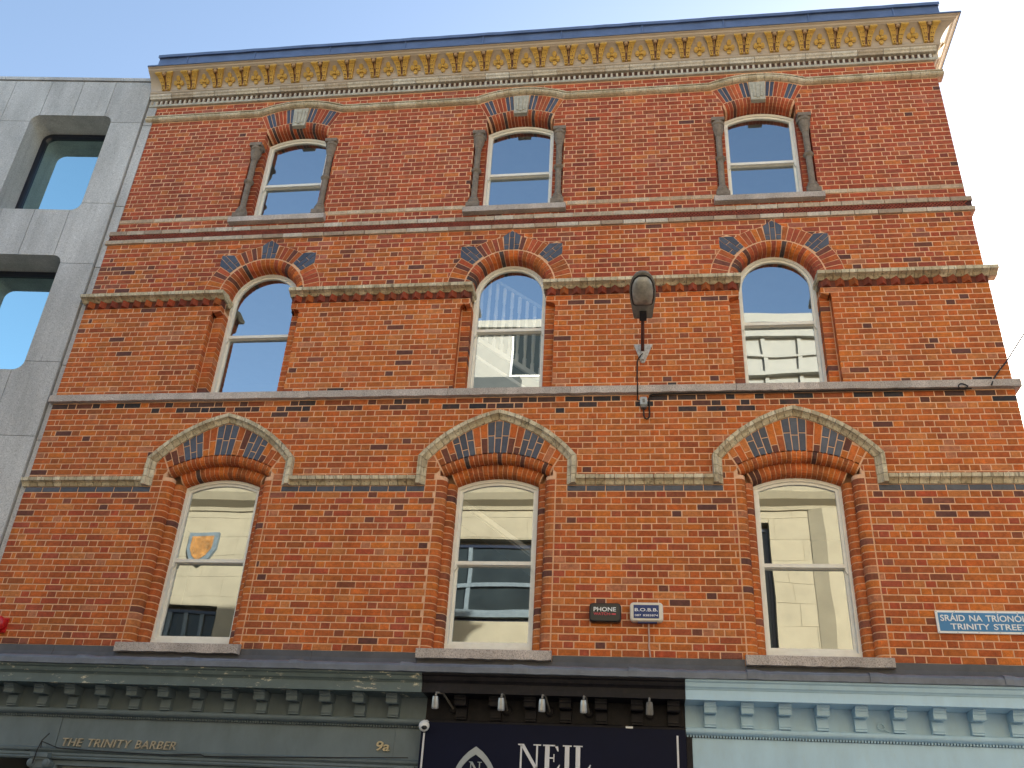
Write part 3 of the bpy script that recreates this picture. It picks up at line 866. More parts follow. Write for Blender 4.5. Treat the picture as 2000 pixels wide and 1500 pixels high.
# --- terracotta bands between second and third floor
def band(name, z0, z1, y, yb, plen, mat, pal, xa=XL, xb=XR, bev=.004):
    L = []; n = round((xb - xa) / plen); wd = (xb - xa) / n
    for k in range(n):
        mb = MB(); a = xa + k * wd + .004; e = xa + (k + 1) * wd - .004
        mb.prism([(a, z0), (e, z0), (e, z1), (a, z1)], y + random.uniform(-.002, .002), yb, bev, pick(pal)); L.append((pw(mb), mb))
    emit(name, L, mat, BB, name + 's')
segs = [XL] + [v for c in XC for v in (c - .73, c + .73)] + [XR + .004]
for i in range(0, 8, 2): band('band_brick', 10.302, 10.368, Y3 - .006, Y3 + .1, .30, M['pale'], [(.62, .46, .31), (.57, .41, .28), (.66, .51, .36), (.52, .36, .24)], segs[i], segs[i + 1])
band('band_tile', 10.052, 10.122, .012, Y3 + .1, .27, M['pale'], BUFF, XL - .02, XR + .05)
band('band_tile', 9.887, 9.952, .0, Y3 + .1, .30, M['pale'], BUFF, XL - .035, XR + .06)
b = MB(); b.box(XL - .01, XR + .035, .032, .12, 9.952, 10.052); part('lattice_ground', b, M['ground_red'], BB)
b = MB(); x = XL - .01
while x < XR - .08:
    for s in (0, 1):
        x0, x1 = (x, x + .1) if s == 0 else (x + .1, x); e = .0095
        q = [(x0 - e, 9.953), (x0 + e, 9.953), (x1 + e, 10.051), (x1 - e, 10.051)]
        b.prism(q, .018 + s * .002, .034)
    x += .046
part('lattice_ribs', b, M['lattice'], BB, kind='stuff')

# --- main cornice
def xsweep(name, prof, xa, xb, mat, parent, n=1, gap=.0):
    """profile of (y, z) carried along x, optionally in n lengths"""
    wd = (xb - xa) / n; o = None
    for k in range(n):
        mb = MB(); mb.loft([[(x, y, z) for y, z in prof] for x in (xa + k * wd + gap / 2, xa + (k + 1) * wd - gap / 2)]); o = part(name, mb, mat, parent)
    return o
CXL = -7.72
def cornice_sweep(name, prof, mat, ymax=DEEP):
    """profile of (out, z) from the wall line, returned round the right corner"""
    mb = MB(); secs = []
    for kind in (0, 1, 2):
        if kind == 0: secs.append([(CXL, Y3 - o, z) for o, z in prof])
        elif kind == 1: secs.append([(XR + o, Y3 - o, z) for o, z in prof])
        else: secs.append([(XR + o, ymax, z) for o, z in prof])
    mb.loft(secs); return part(name, mb, mat, BB)
cornice_sweep('dentil_fillet', [(-.1, 12.660), (.034, 12.660), (.04, 12.667), (.04, 12.698), (-.1, 12.698)], M['key'])
L = []; n = 40; wd = (XR - CXL) / n
b = MB(); x = CXL + .02
while x < XR + .02:
    b.box(x, x + .03, .018, .08, 12.699, 12.772, pick(PALE)); x += .0795
part('dentils', b, M['pale'], BB, kind='stuff')
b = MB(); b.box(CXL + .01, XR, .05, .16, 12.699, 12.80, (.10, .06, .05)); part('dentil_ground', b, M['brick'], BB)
L = []
n = 33; wd = (XR + .05 - CXL) / n
for k in range(n):
    mb = MB(); a, e = CXL + k * wd + .003, CXL + (k + 1) * wd - .003
    pr = [(.13, 12.80), (-.005, 12.80), (-.01, 12.815), (-.014, 12.828), (-.032, 12.845), (-.036, 12.879), (.13, 12.879)]
    mb.loft([[(x_, y_, z_) for y_, z_ in pr] for x_ in (a, e)], tint=pick(PALE)); L.append((pw(mb), mb))
emit('cornice_stone', L, M['pale'], BB, 'cornice_stones')
b = MB(); b.box(XR, XR + .08, Y3, DEEP, 12.70, 12.879, PALE[0]); part('cornice_return', b, M['pale'], BB)
def cove(t):          # t 0 bottom .. 1 top -> (y, z)
    a = t * math.pi / 2
    return (-.05 - .185 * (1 - math.cos(a)) , 12.925 + .235 * math.sin(a) * (.55 + .45 * t) / 1.0)
CV = [cove(i / 10) for i in range(11)]
prof = [(-.1, 12.881), (.095, 12.881), (.107, 12.888), (.114, 12.902), (.107, 12.918), (.106, 12.925)] + [(Y3 - y, z) for y, z in CV] + [(.30, 13.166), (.318, 13.176), (.33, 13.196), (.352, 13.206), (.36, 13.212), (-.1, 13.212)]
cornice_sweep('cornice', prof, M['cornice'])
cornice_sweep('cornice_lead', [(-.1, 13.214), (.372, 13.214), (.372, 13.237), (.36, 13.243), (-.1, 13.33)], M['parapet'])
# ornamental brackets and rosettes on the cove
def on_cove(u, t, h):
    """point u metres across, t up the cove, h proud of it"""
    y, z = cove(t); y2, z2 = cove(min(1, t + .02)); y1, z1 = cove(max(0, t - .02))
    d = math.hypot(y2 - y1, z2 - z1); ny, nz = -(z2 - z1) / d, (y2 - y1) / d
    return (u, y + ny * h, z + nz * h)
def slab_on_cove(mb, outline, h, n=None):
    """closed outline of (u, t) raised h above the cove"""
    top = [on_cove(u, t, h) for u, t in outline]; bot = [on_cove(u, t, -.004) for u, t in outline]; k = len(outline)
    mb.add(top + bot, [tuple(range(k))] + [(i, (i + 1) % k, (i + 1) % k + k, i + k) for i in range(k)])
leaf_meshes = []
def bracket_mesh():
    out = []
    for s in (-1, 1):
        mb = MB()
        ts = [.0, .22, .42, .62, .82, 1.0]; inn = [.018, .016, .018, .022, .034, .05]; oo = [.064, .069, .080, .098, .122, .150]
        for i in range(5):
            slab_on_cove(mb, [(s * inn[i], ts[i]), (s * oo[i], ts[i]), (s * oo[i + 1], ts[i + 1]), (s * inn[i + 1], ts[i + 1])], .034 + .004 * i)
        out.append(mb)
    st = MB()
    for t0, t1 in ((.0, .3), (.3, .55), (.55, .8)): slab_on_cove(st, [(-.012, t0), (.012, t0), (.012, t1), (-.012, t1)], .012)
    kn = MB(); kn.sm = True; kn.ball(on_cove(0, .90, .035), .032, 10, 6); kn.ball(on_cove(.032, .8, .02), .016, 8, 5); kn.ball(on_cove(-.032, .8, .02), .016, 8, 5)
    return out, st, kn
(leafs, stem, knob) = bracket_mesh()
def localise(mb, o):
    return mb
ro = MB()
for k in range(4):
    a = k * math.pi / 2; 
    uu, tt = .048 * math.cos(a), .42 + .22 * math.sin(a)
    out = [(uu + .033 * math.cos(q * math.pi / 4), tt + .14 * math.sin(q * math.pi / 4)) for q in range(8)]; slab_on_cove(ro, out, .024)
slab_on_cove(ro, [(-.068, .37), (.068, .37), (.068, .42), (-.068, .42)], .034)
ro.ball(on_cove(0, .42, .03), .024, 10, 6); ro.ball(on_cove(0, .56, .02), .012, 8, 5); ro.ball(on_cove(0, .27, .018), .014, 8, 5)
BO = cove(.5); borg = (0, BO[0], BO[1])
bm = [mesh_of('leaf_panel', q, M['yellow'], borg) for q in leafs]; sm_ = mesh_of('stem', stem, M['knob'], borg); km = mesh_of('knob', knob, M['knob'], borg); rm_ = mesh_of('rosette', ro, M['yellow'], borg)
core = MB(); slab_on_cove(core, [(-.024, .0), (.024, .0), (.034, .6), (.056, .96), (-.056, .96), (-.034, .6)], .006)
for s in (-1, 1):
    for t_, u_ in ((.12, .042), (.3, .052), (.3, .03), (.5, .06), (.5, .034), (.7, .078), (.7, .046), (.86, .10)):
        q = on_cove(s * u_, t_, .043); core.ball(q, .009, 6, 4)
cm = mesh_of('cornice_bracket', core, M['brown'], borg)
NB = 28; sx0 = -7.453; dxb = .4296
for k in range(NB):
    x = sx0 + dxb * k
    o = inst('cornice_bracket', cm, (x, borg[1], borg[2]), BB)
    for q in bm: inst('leaf_panel', q, (x, borg[1], borg[2]), o)
    inst('stem', sm_, (x, borg[1], borg[2]), o); inst('knob', km, (x, borg[1], borg[2]), o)
    if k < NB - 1: inst('rosette', rm_, (x + dxb / 2, borg[1], borg[2]), BB)
# right return of the ornament, seen edge-on past the corner
for yk in (.2, .75, 1.3, 1.85):
    b = MB()
    for t0, t1 in ((.05, .3), (.3, .55), (.55, .8)):
        ya, za = cove(t0); yb2, zb2 = cove(t1)
        b.add([(XR + (Y3 - ya) + .02, yk, za), (XR + (Y3 - ya) + .02, yk + .16, za), (XR + (Y3 - yb2) + .02, yk + .2, zb2), (XR + (Y3 - yb2) + .02, yk - .04, zb2),
               (XR + (Y3 - ya), yk, za), (XR + (Y3 - ya), yk + .16, za), (XR + (Y3 - yb2), yk + .2, zb2), (XR + (Y3 - yb2), yk - .04, zb2)], [(0, 1, 2, 3), (0, 4, 5, 1), (1, 5, 6, 2), (2, 6, 7, 3), (3, 7, 4, 0)])
    part('cornice_bracket', b, M['yellow'], BB)
# lead clad parapet with seams and coping roll
PXL, PXR = -7.70, 4.37
seam = [PXL, -7.235, -6.091, -4.844, -3.617, -2.378, -1.163, .063, 1.27, 2.5, 3.7, PXR]
seam = [s_ + .03 if 0 < i < 11 else s_ for i, s_ in enumerate(seam)]
for a, e in zip(seam, seam[1:]):
    mb = MB(); mb.loft([[(x, y, z) for y, z in ((-.135, 13.25), (-.115, 13.61), (.6, 13.61), (.6, 13.25))] for x in (a + .004, e - .004)])
    o = part('parapet_sheet', mb, M['parapet'], BB)
    if e < PXR - .1:
        mb = MB(); mb.tube([(e, -.14, 13.26), (e, -.118, 13.61)], .014, 6); part('seam_roll', mb, M['parapet'], o)
mb = MB()
secs = []
for i in range(61):
    x = PXL - .01 + (PXR + .02 - PXL) * i / 60; wv = random.uniform(-.005, .005)
    secs.append([(x, y, z + wv) for y, z in ((-.15, 13.60), (-.152, 13.655), (-.13, 13.672), (.62, 13.70), (.62, 13.612), (-.125, 13.612))])
mb.loft(secs); part('parapet_coping', mb, M['parapet'], BB)
mb = MB(); mb.box(PXR - .7, PXR - .01, .60, DEEP, 13.25, 13.66); part('parapet_sheet', mb, M['parapet'], BB)

# --- sills
def rough_box(x0, x1, y0, y1, z0, z1, amp, n, slope=.0):
    mb = MB(); secs = []
    for i in range(n + 1):
        x = x0 + (x1 - x0) * i / n; r = lambda: random.uniform(-amp, amp)
        secs.append([(x, y0 + r() * .4, z0 + r()), (x, y0 + r() * .3, z1 - .006 + r() * .3), (x, y0 + .008, z1), (x, y1, z1 + slope), (x, y1, z0)])
    mb.loft(secs); return mb
for c in XC:
    part('window_sill', rough_box(c - .722, c + .722, -.085, .30, 4.062, 4.162, .006, 22, .09), M['sill'], BB)
    part('window_sill', rough_box(c - .715, c + .715, -.035, .33, 10.185, 10.279, .003, 18, .10), M['sill'], BB)
bands = [XL - .04, -6.2, -4.15, -2.37, -.86, 1.1, 2.05, XR + .062]
for a, e in zip(bands, bands[1:]): part('sill_band_stone', rough_box(a + .002, e - .002, -.065, .30, 7.255, 7.352, .005, 24, .09), M['sill'], BB)

# --- windows
def outline(kind, hw, inset, zb):
    """closed polygon of a window shape, counter clockwise from bottom left"""
    if kind == 2:
        r = .485 - inset; pts = [(ZC2, r)]
        arch = [(r * math.cos(a), ZC2 + r * math.sin(a)) for a in [math.pi * i / 20 for i in range(21)]]
        return [(-r, zb + inset), (r, zb + inset)] + arch
    Rr, zc = ((1.14, ZC1) if kind == 1 else (.972, ZC3)); rr = Rr - inset; h = hw - inset
    a = math.asin(h / rr); arch = [(rr * math.sin(a - 2 * a * i / 14), zc + rr * math.cos(a - 2 * a * i / 14)) for i in range(15)]
    return [(-h, zb + inset), (h, zb + inset)] + arch
def frame_ring(mb, c, o1, o2, y0, y1):
    n = len(o1)
    v = [(c + x, y0, z) for x, z in o1] + [(c + x, y0, z) for x, z in o2] + [(c + x, y1, z) for x, z in o1] + [(c + x, y1, z) for x, z in o2]
    f = []
    for i in range(n):
        j = (i + 1) % n
        f += [(i, j, j + n, i + n), (i + n, j + n, j + 3 * n, i + 3 * n), (i, i + 2 * n, j + 2 * n, j), (i + 2 * n, i + 3 * n, j + 3 * n, j + 2 * n)]
    mb.add(v, f)
def window(kind, c, zb, hw, rail, yf):
    o1, o2 = outline(kind, hw, -.008, zb), outline(kind, hw, .030, zb)
    mb = MB(); frame_ring(mb, c, o1, o2, yf, yf + .10)
    wdw = part('window', mb, M['white'], BB)
    # upper sash: arched top, stiles and the meeting rail with horns
    up1 = [p for p in outline(kind, hw, .0305, zb)]; up2 = [p for p in outline(kind, hw, .062, zb)]
    fix = lambda o, zl: [(x, max(z, zl)) for x, z in o]
    mb = MB(); frame_ring(mb, c, fix(up1, rail), fix(up2, rail + .042), yf + .022, yf + .06)
    part('upper_sash', mb, M['white'], wdw)
    h = hw - .031
    for s in (-1, 1):
        mb = MB(); mb.prism([(c + s * h, rail - .001), (c + s * (h - .03), rail - .001), (c + s * (h - .026), rail - .03), (c + s * (h - .012), rail - .062), (c + s * h, rail - .07)], yf + .024, yf + .058)
        part('sash_horn', mb, M['white'], wdw)
    mb = MB(); cl = lambda o, zh: [(x, min(z, zh)) for x, z in o]
    lo1 = [(-h, zb + .031), (h, zb + .031), (h, rail + .03), (-h, rail + .03)]; lo2 = [(-h + .032, zb + .085), (h - .032, zb + .085), (h - .032, rail - .005), (-h + .032, rail - .005)]
    frame_ring(mb, c, lo1, lo2, yf + .063, yf + .098); part('lower_sash', mb, M['white'], wdw)
    mb = MB(); pz = fix(outline(kind, hw, .058, zb), rail + .04); mb.add([(c + x, yf + .042, z) for x, z in pz], [tuple(range(len(pz)))])
    part('pane', mb, M['glass'], wdw)
    mb = MB(); mb.add([(c + x, yf + .082, z) for x, z in [(-h + .028, zb + .08), (h - .028, zb + .08), (h - .028, rail), (-h + .028, rail)]], [(0, 1, 2, 3)])
    part('pane', mb, M['glass'], wdw)
    return wdw
for c in XC:
    window(1, c, 4.25, .485, 5.205, .238); window(2, c, 7.44, .485, 8.375, .238); window(3, c, 10.37, .492, 11.09, .268)

# --- columns beside the third floor windows
prof = [(.088, 0), (.088, .045), (.080, .055), (.086, .075), (.072, .10), (.062, .115), (.066, .13), (.046, .155), (.043, .20), (.043, .60), (.062, .62), (.076, .645), (.062, .67), (.043, .69), (.044, 1.05), (.052, 1.06), (.050, 1.085), (.060, 1.12), (.082, 1.20), (.084, 1.215), (.074, 1.225), (.076, 1.25), (.090, 1.265), (.090, 1.31)]
for c in XC:
    for s in (-1, 1):
        mb = MB(); mb.sm = False; mb.lathe((c + s * .592, .075, 10.368), prof, 12)
        mb.box(c + s * .592 - .09, c + s * .592 + .09, -.014, .165, 11.678, 11.735); mb.box(c + s * .592 - .09, c + s * .592 + .09, -.014, .165, 10.30, 10.37)
        part('window_column', mb, M['column'], BB)
        mb = MB(); x0, x1 = sorted((c + s * .497, c + s * .652)); mb.prism([(x0, 11.736), (x1, 11.736), (x1, 11.80), (x0, 11.80)], .062, .29, .003, pick(CRIMSON)); part('impost_brick', mb, M['brick'], BB)

# --- staircase inside the middle bay
SC = MB()
slope = -.733
def dz(x, x0, z0): return z0 + (x - x0) * slope
def bar(mb, x0, z0, x1, z1, y0, y1, th): mb.add([(x0, y0, z0), (x1, y0, z1), (x1, y0, z1 + th), (x0, y0, z0 + th), (x0, y1, z0), (x1, y1, z1), (x1, y1, z1 + th), (x0, y1, z0 + th)], [(0, 1, 2, 3), (4, 7, 6, 5), (0, 4, 5, 1), (1, 5, 6, 2), (2, 6, 7, 3), (3, 7, 4, 0)])
xa, xb = -2.75, -.75
bar(SC, xa, dz(xa, -2.2, 8.40), xb, dz(xb, -2.2, 8.40), .46, .52, .07)
bar(SC, xa, dz(xa, -2.2, 8.40) - .26, xb, dz(xb, -2.2, 8.40) - .26, .48, 1.55, .05)
st = part('staircase', SC, M['interior_white'], BB)
hr = MB(); bar(hr, xa, dz(xa, -2.06, 9.39), xb, dz(xb, -2.06, 9.39), .46, .52, .055); part('handrail', hr, M['greyline'], st)
for k in range(17):
    x = -2.58 + k * .106; z0, z1 = dz(x, -2.2, 8.44), dz(x, -2.06, 9.39); hh = z1 - z0
    mb = MB(); mb.lathe((x, .49, z0), [(.026, 0), (.026, hh * .14), (.015, hh * .16), (.024, hh * .3), (.027, hh * .5), (.016, hh * .74), (.025, hh * .77), (.025, hh)], 8); part('baluster', mb, M['interior_white'], st)
SC = MB(); bar(SC, -3.2, dz(-3.2, -2.16, 6.06), .4, dz(.4, -2.16, 6.06), .60, .66, .07); bar(SC, -3.2, dz(-3.2, -2.16, 6.06) - .02, .4, dz(.4, -2.16, 6.06) - .02, .66, 1.6, .06)
part('staircase', SC, M['interior_white'], BB)

# --- lead flashing over the shopfronts
aj = [XL - .1, -6.62, XC[0] - .73, XC[0] + .73, -3.6, XC[1] - .715, XC[1] + .73, XC[2] - .73, XC[2] + .73, 3.66, XR + .02]
for i, (a, e) in enumerate(zip(aj, aj[1:])):
    und = i in (2, 5, 7)
    mb = MB(); secs = []
    n = 12
    top = 4.062 if any(abs((a + e) / 2 - c) < .2 for c in XC) else 4.128
    for k in range(n + 1):
        x = a + .001 + (e - a - .002) * k / n; wv = random.uniform(-.004, .004)
        secs.append([(x, -.016 + wv * .3, top + wv * .4), (x, -.02 + wv, 4.06), (x, -.032 + wv, 4.02), (x, -.09, 4.005), (x, -.09, 3.99), (x, .002, 3.99), (x, .002, top)])
    mb.loft(secs); part('lead_apron', mb, M['leadapron'], BB)
rj = [XL - .1, -6.03, -4.85, -3.66, -2.48, -1.32, -.17, .97, 2.11, 3.32, XR + .1]
for i, (a, e) in enumerate(zip(rj, rj[1:])):
    mb = MB(); secs = []; n = 16
    for k in range(n + 1):
        x = a + (e - a) * k / n + (-.012 if k == 0 and i else 0); wv = random.uniform(-.003, .003); lap = .012 if k <= 1 and i else 0
        secs.append([(x, -.09, 3.989), (x, -.40, 3.925 + lap + wv), (x, -.44 - lap, 3.905 + lap + wv), (x, -.452 - lap, 3.885 + wv), (x, -.455 - lap, 3.832 + wv), (x, -.43, 3.828), (x, -.09, 3.86)])
    mb.loft(secs); part('lead_sheet', mb, M['lead'], BB)

# ================================================================== SHOPFRONTS
MODX = [-7.575 + .3556 * k for k in range(34)]
def shopfront(name, label, xa, xb, mats, dent=True, lower='glass'):
    mp, mb_ = mats
    t = thing(name, ((xa + xb) / 2, 0, 0), label, 'shopfront')
    xsweep('crown_moulding', [(.0, 3.742), (-.365, 3.742), (-.375, 3.755), (-.392, 3.765), (-.40, 3.785), (-.405, 3.80), (-.425, 3.812), (-.43, 3.827), (.0, 3.827)], xa, xb, mp, t)
    xsweep('corona', [(.0, 3.655), (-.345, 3.655), (-.352, 3.648), (-.36, 3.648), (-.36, 3.741), (.0, 3.741)], xa, xb, mp, t)
    xsweep('frieze', [(0, 3.43), (-.05, 3.43), (-.05, 3.654), (0, 3.654)], xa, xb, mb_, t)
    for x in MODX:
        if not (xa + .03 < x < xb - .0): continue
        hw = .055
        mb = MB(); mb.loft([[(x_, y, z) for y, z in ((-.05, 3.575), (-.10, 3.565), (-.118, 3.545), (-.121, 3.475), (-.128, 3.473), (-.128, 3.462), (-.116, 3.459), (-.116, 3.452), (-.126, 3.449), (-.126, 3.440), (-.05, 3.438))] for x_ in (x - hw, x + hw)])
        o = part('modillion', mb, mb_, t)
        mb = MB(); h2 = hw + .004
        mb.loft([[(x_, y, z) for y, z in ((-.05, 3.652), (-.262, 3.652), (-.262, 3.634), (-.248, 3.630), (-.244, 3.612), (-.232, 3.604), (-.232, 3.566), (-.225, 3.556), (-.10, 3.566), (-.05, 3.576))] for x_ in (x - h2, x + h2)])
        part('modillion_cap', mb, mb_, o)
    xsweep('torus', [(0, 3.372), (-.06, 3.372), (-.085, 3.378)] + [(-.085 - .03 * math.sin(a), 3.41 - .03 * math.cos(a)) for a in (R(30), R(60), R(90), R(120), R(150))] + [(-.085, 3.437), (0, 3.437)], xa, xb, mb_, t)
    if dent:
        b = MB(); x = xa + .01
        while x < xb - .02: b.box(x, x + .016, -.062, -.03, 3.352, 3.371); x += .029
        part('dentil_strip', b, mb_, t, kind='stuff')
    return t
fas = lambda t, m_, xa, xb, y=-.035, z0=3.045, z1=3.35: xsweep('fascia', [(.0, z0), (y, z0), (y, z1), (.0, z1)], xa, xb, m_, t)
SA, SB2, SC2, SD = XL - .05, -2.265, .366, XR + .06
t1 = shopfront('barber_shopfront', 'dark grey green shopfront with bracketed cornice and raised gold letters, at the left', SA, SB2, (M['green'], M['greenplain']))
for a, e in ((SA, -6.265), (-6.262, -2.572), (-2.569, SB2)): fas(t1, M['greenplain'], a, e, -.035 - (.006 if a in (SA, -2.569) else 0))
text_parts('word', M['gold'], t1, 'THE TRINITY BARBER', -6.19, -4.905, 3.058, 3.138, -.055, -.036, shear=.18, spacing=1.05)
text_parts('house_number', M['gold2'], t1, '9a', -2.752, -2.612, 3.12, 3.215, -.058, -.036, shear=.12, bold=.012)
xsweep('lower_moulding', [(0, 2.925), (-.05, 2.925), (-.06, 2.94), (-.05, 2.955), (-.062, 2.965), (-.062, 2.985), (-.05, 2.99), (-.075, 3.01), (-.08, 3.03), (-.05, 3.044), (0, 3.044)], SA, SB2, M['greenplain'], t1)
def capital(t, x, m_):
    mb = MB(); mb.box(x - .10, x + .10, -.14, 0, 2.93, 2.975); mb.box(x - .085, x + .085, -.12, 0, 2.905, 2.929)
    for s in (-1, 1): mb.lathe((x + s * .085, -.02, 2.875), [(.045, 0), (.045, .09), (.03, .1), (.03, .11), (.012, .115)], 12, axis='y')
    mb.box(x - .06, x + .06, -.10, 0, 2.83, 2.904)
    o = part('pilaster_capital', mb, m_, t); mb = MB(); mb.box(x - .085, x + .085, -.09, 0, .35, 2.829); mb.box(x - .1, x + .1, -.11, 0, 0, .349); part('pilaster', mb, m_, t)
capital(t1, -6.36, M['greenplain']); capital(t1, -2.42, M['greenplain'])
def lower_shop(t, xa, xb, m_, gm, n, zt=2.92):
    mb = MB(); mb.box(xa, xb, -.03, .06, 0, .6); part('stall_riser', mb, m_, t)
    for k in range(n):
        a, e = xa + (xb - xa) * k / n, xa + (xb - xa) * (k + 1) / n
        mb = MB(); frame_ring(mb, 0, [(a, .605), (e, .605), (e, zt), (a, zt)], [(a + .05, .66), (e - .05, .66), (e - .05, zt - .05), (a + .05, zt - .05)], -.02, .05); o = part('shop_window', mb, m_, t)
        mb = MB(); mb.add([(a + .045, .02, .655), (e - .045, .02, .655), (e - .045, .02, zt - .045), (a + .045, .02, zt - .045)], [(0, 1, 2, 3)]); part('pane', mb, gm, o)
    mb = MB(); mb.box(xa, xb, 1.2, 1.3, 0, 3.4); part('shop_rear_wall', mb, M['room'], t)
lower_shop(t1, -6.26, -2.52, M['greenplain'], M['darkglass'], 4)
mb = MB(); mb.tube([(-6.75, -.055, 3.02), (-6.55, -.06, 3.0), (-6.40, -.075, 3.03), (-6.36, -.15, 3.09), (-6.33, -.10, 3.17)], .006, 6)
mb.tube([(-6.36, -.15, 3.09), (-6.38, -.16, 2.98), (-6.40, -.14, 2.86)], .006, 6); mb.tube([(-6.36, -.15, 3.08), (-6.2, -.085, 3.03), (-5.8, -.085, 3.015), (-5.0, -.085, 3.0), (-4.6, -.085, 3.02), (-4.55, -.085, 3.0), (-3.2, -.085, 3.035), (-2.4, -.085, 3.06)], .005, 6)
cb = part('cable', mb, M['cable']); cb['label'] = 'thin dark cable draped along the mouldings of the grey green shopfront'; cb['category'] = 'cable'

t2 = shopfront('black_shopfront', 'black painted shopfront cornice between the grey green and the pale blue shopfronts', SB2 + .004, SC2 - .004, (M['black'], M['black']), dent=False)
fas(t2, M['black'], SB2 + .004, SC2 - .004, -.03, 2.6, 3.36)
lower_shop(t2, SB2 + .2, SC2 - .2, M['black'], M['darkglass'], 3, 2.59)
for x in (SB2 + .1, SC2 - .1):
    mb = MB(); mb.box(x - .085, x + .085, -.07, 0, 0, 2.59); part('pilaster', mb, M['black'], t2)
t3 = shopfront('blue_shopfront', 'pale blue painted shopfront with bracketed cornice and plain fascia, at the right', SC2, SD, (M['blue_paint'], M['blue_paint']))
fas(t3, M['blue_paint'], SC2 + .06, SD); mb = MB(); mb.box(SC2 + .003, SC2 + .056, -.07, 0, 2.9, 3.35); part('end_block', mb, M['black'], t3)
xsweep('lower_moulding', [(0, 2.925), (-.05, 2.925), (-.06, 2.94), (-.05, 2.955), (-.08, 3.03), (-.05, 3.044), (0, 3.044)], SC2, SD, M['blue_paint'], t3)
mb = MB(); mb.box(.82, 1.95, -.16, -.085, 2.62, 3.035); part('awning_box', mb, M['black'], t3)
mb = MB()
mb.tube([(2.221 + .03 * math.cos(a), -.066, 3.50 + .03 * math.sin(a)) for a in [k * math.pi / 6 for k in range(13)]], .008, 6); mb.tube([(2.24, -.066, 3.478), (2.29, -.066, 3.455)], .007, 6)
part('eye_bolt', mb, M['blue_paint'], t3)
lower_shop(t3, SC2 + .2, SD - .2, M['blue_paint'], M['darkglass'], 4)
for x in (SC2 + .11, SD - .1):
    mb = MB(); mb.box(x - .085, x + .085, -.08, 0, 0, 2.92); part('pilaster', mb, M['blue_paint'], t3)
# side wall of the shop storey
mb = MB(); mb.box(XR - .15, XR + .03, .02, DEEP, 0, 4.0); part('side_wall', mb, M['blue_paint'], t3)

# --- sign board
YS = -.20
sg = thing('shop_sign', (-.93, YS, 2.6), 'navy shop sign board with large white serif letters and a pointed arch emblem', 'sign')
mb = MB(); mb.box(-2.265, .362, YS, -.055, 2.30, 3.39); part('board', mb, M['navy'], sg)
mb = MB(); mb.box(-2.24, -2.222, YS - .006, YS, 2.4, 3.285); part('border_line', mb, M['silver'], sg)
mb = MB(); mb.box(.27, .288, YS - .006, YS, 2.4, 3.335); part('border_line', mb, M['silver'], sg)
mb = MB(); mb.box(-.22, -.15, YS + .02, YS + .06, 3.39, 3.412); part('clip', mb, M['pwhite'], sg)
def serif_letters(spec, x, z, h, y0, y1):
    mb = MB()
    P = lambda pts: mb.prism([(x + a * h, z + b_ * h) for a, b_ in pts], y0, y1)
    B = lambda a, c_, b_, d: P([(a, b_), (c_, b_), (c_, d), (a, d)])
    if spec == 'N':
        B(.10, .17, .04, .96); B(.74, .81, .05, .96); P([(.0, 1), (.22, 1), (.80, .0), (.80, .20), (.30, 1)][:2] + [(.24, 1), (.81, .12), (.81, 0), (.74, 0), (.12, .93), (.0, .96)])
        B(.0, .27, 0, .045); B(.62, .93, .955, 1)
    if spec == 'E':
        B(.09, .27, .04, .96); B(0, .62, 0, .05); B(0, .60, .95, 1); B(.27, .45, .48, .53); P([(.62, 0), (.70, .26), (.66, .26), (.52, .05), (.5, 0)]); P([(.60, 1), (.63, .76), (.59, .76), (.48, .95), (.48, 1)]); P([(.43, .36), (.47, .36), (.47, .65), (.43, .65)])
    if spec == 'I': B(.09, .27, .04, .96); B(0, .36, 0, .045); B(0, .36, .955, 1)
    if spec == 'L': B(.09, .27, .04, .96); B(0, .36, .955, 1); B(0, .60, 0, .05); P([(.60, 0), (.70, .30), (.66, .30), (.5, .05), (.48, 0)])
    return mb
hL = .245; zl = 2.966; x = -1.275
for ch, adv in (('N', .98), ('E', .77), ('I', .42), ('L', .7)):
    part('letter', serif_letters(ch, x, zl, hL, YS - .008, YS), M['silver'], sg); x += adv * hL * 1.03
mb = MB(); cxm, ztop, zbot = -1.692, 3.172, 2.60
def vesica(w_, zt, zb):
    r = []; zc = (zt + zb) / 2; hh = (zt - zb) / 2
    for k in range(13): a = k / 12; r.append((w_ * (1 - (1 - 2 * abs(.5 - (.5 + a / 2))) ** 1.0) if False else w_ * math.sin(math.pi * a) ** .8, zt - (zt - zb) * a))
    return [(cxm + x_, z_) for x_, z_ in r] + [(cxm - x_, z_) for x_, z_ in r[-2:0:-1]]
frame_ring(mb, 0, vesica(.205, ztop, zbot), vesica(.158, ztop - .075, zbot + .075), YS - .008, YS); part('emblem_ring', mb, M['greyline'], sg)
part('emblem_letter', serif_letters('N', cxm - .06, 2.895, .135, YS - .008, YS), M['greyline'], sg)

# --- spotlights over the sign
def spotlight(i, x, xd, label):
    t = thing('spotlight', (xd, -.05, 3.55), label, 'spotlight', 'spotlights over the black shop sign')
    mb = MB(); mb.lathe((xd, -.05, 3.552), [(.05, 0), (.05, .02), (.035, .03)], 12, axis='y'); part('base', mb, M['black'], t)
    mb = MB(); mb.tube([(xd, -.075, 3.55), (xd - (xd - x) * .6, -.30, 3.655), (x, -.40, 3.64), (x, -.42, 3.60)], .011, 7); part('arm', mb, M['lampgrey'], t)
    mb = MB(); mb.tube([(x, -.425, 3.60), (x, -.415, 3.56), (x, -.402, 3.50), (x, -.398, 3.485)], [.028, .034, .036, .034], 10); h = part('lamp_head', mb, M['chrome' if i < 4 else 'lampgrey'], t)
    mb = MB(); mb.tube([(x, -.3985, 3.4845), (x, -.398, 3.480)], .026, 10); part('lens', mb, M['pblack'], h)
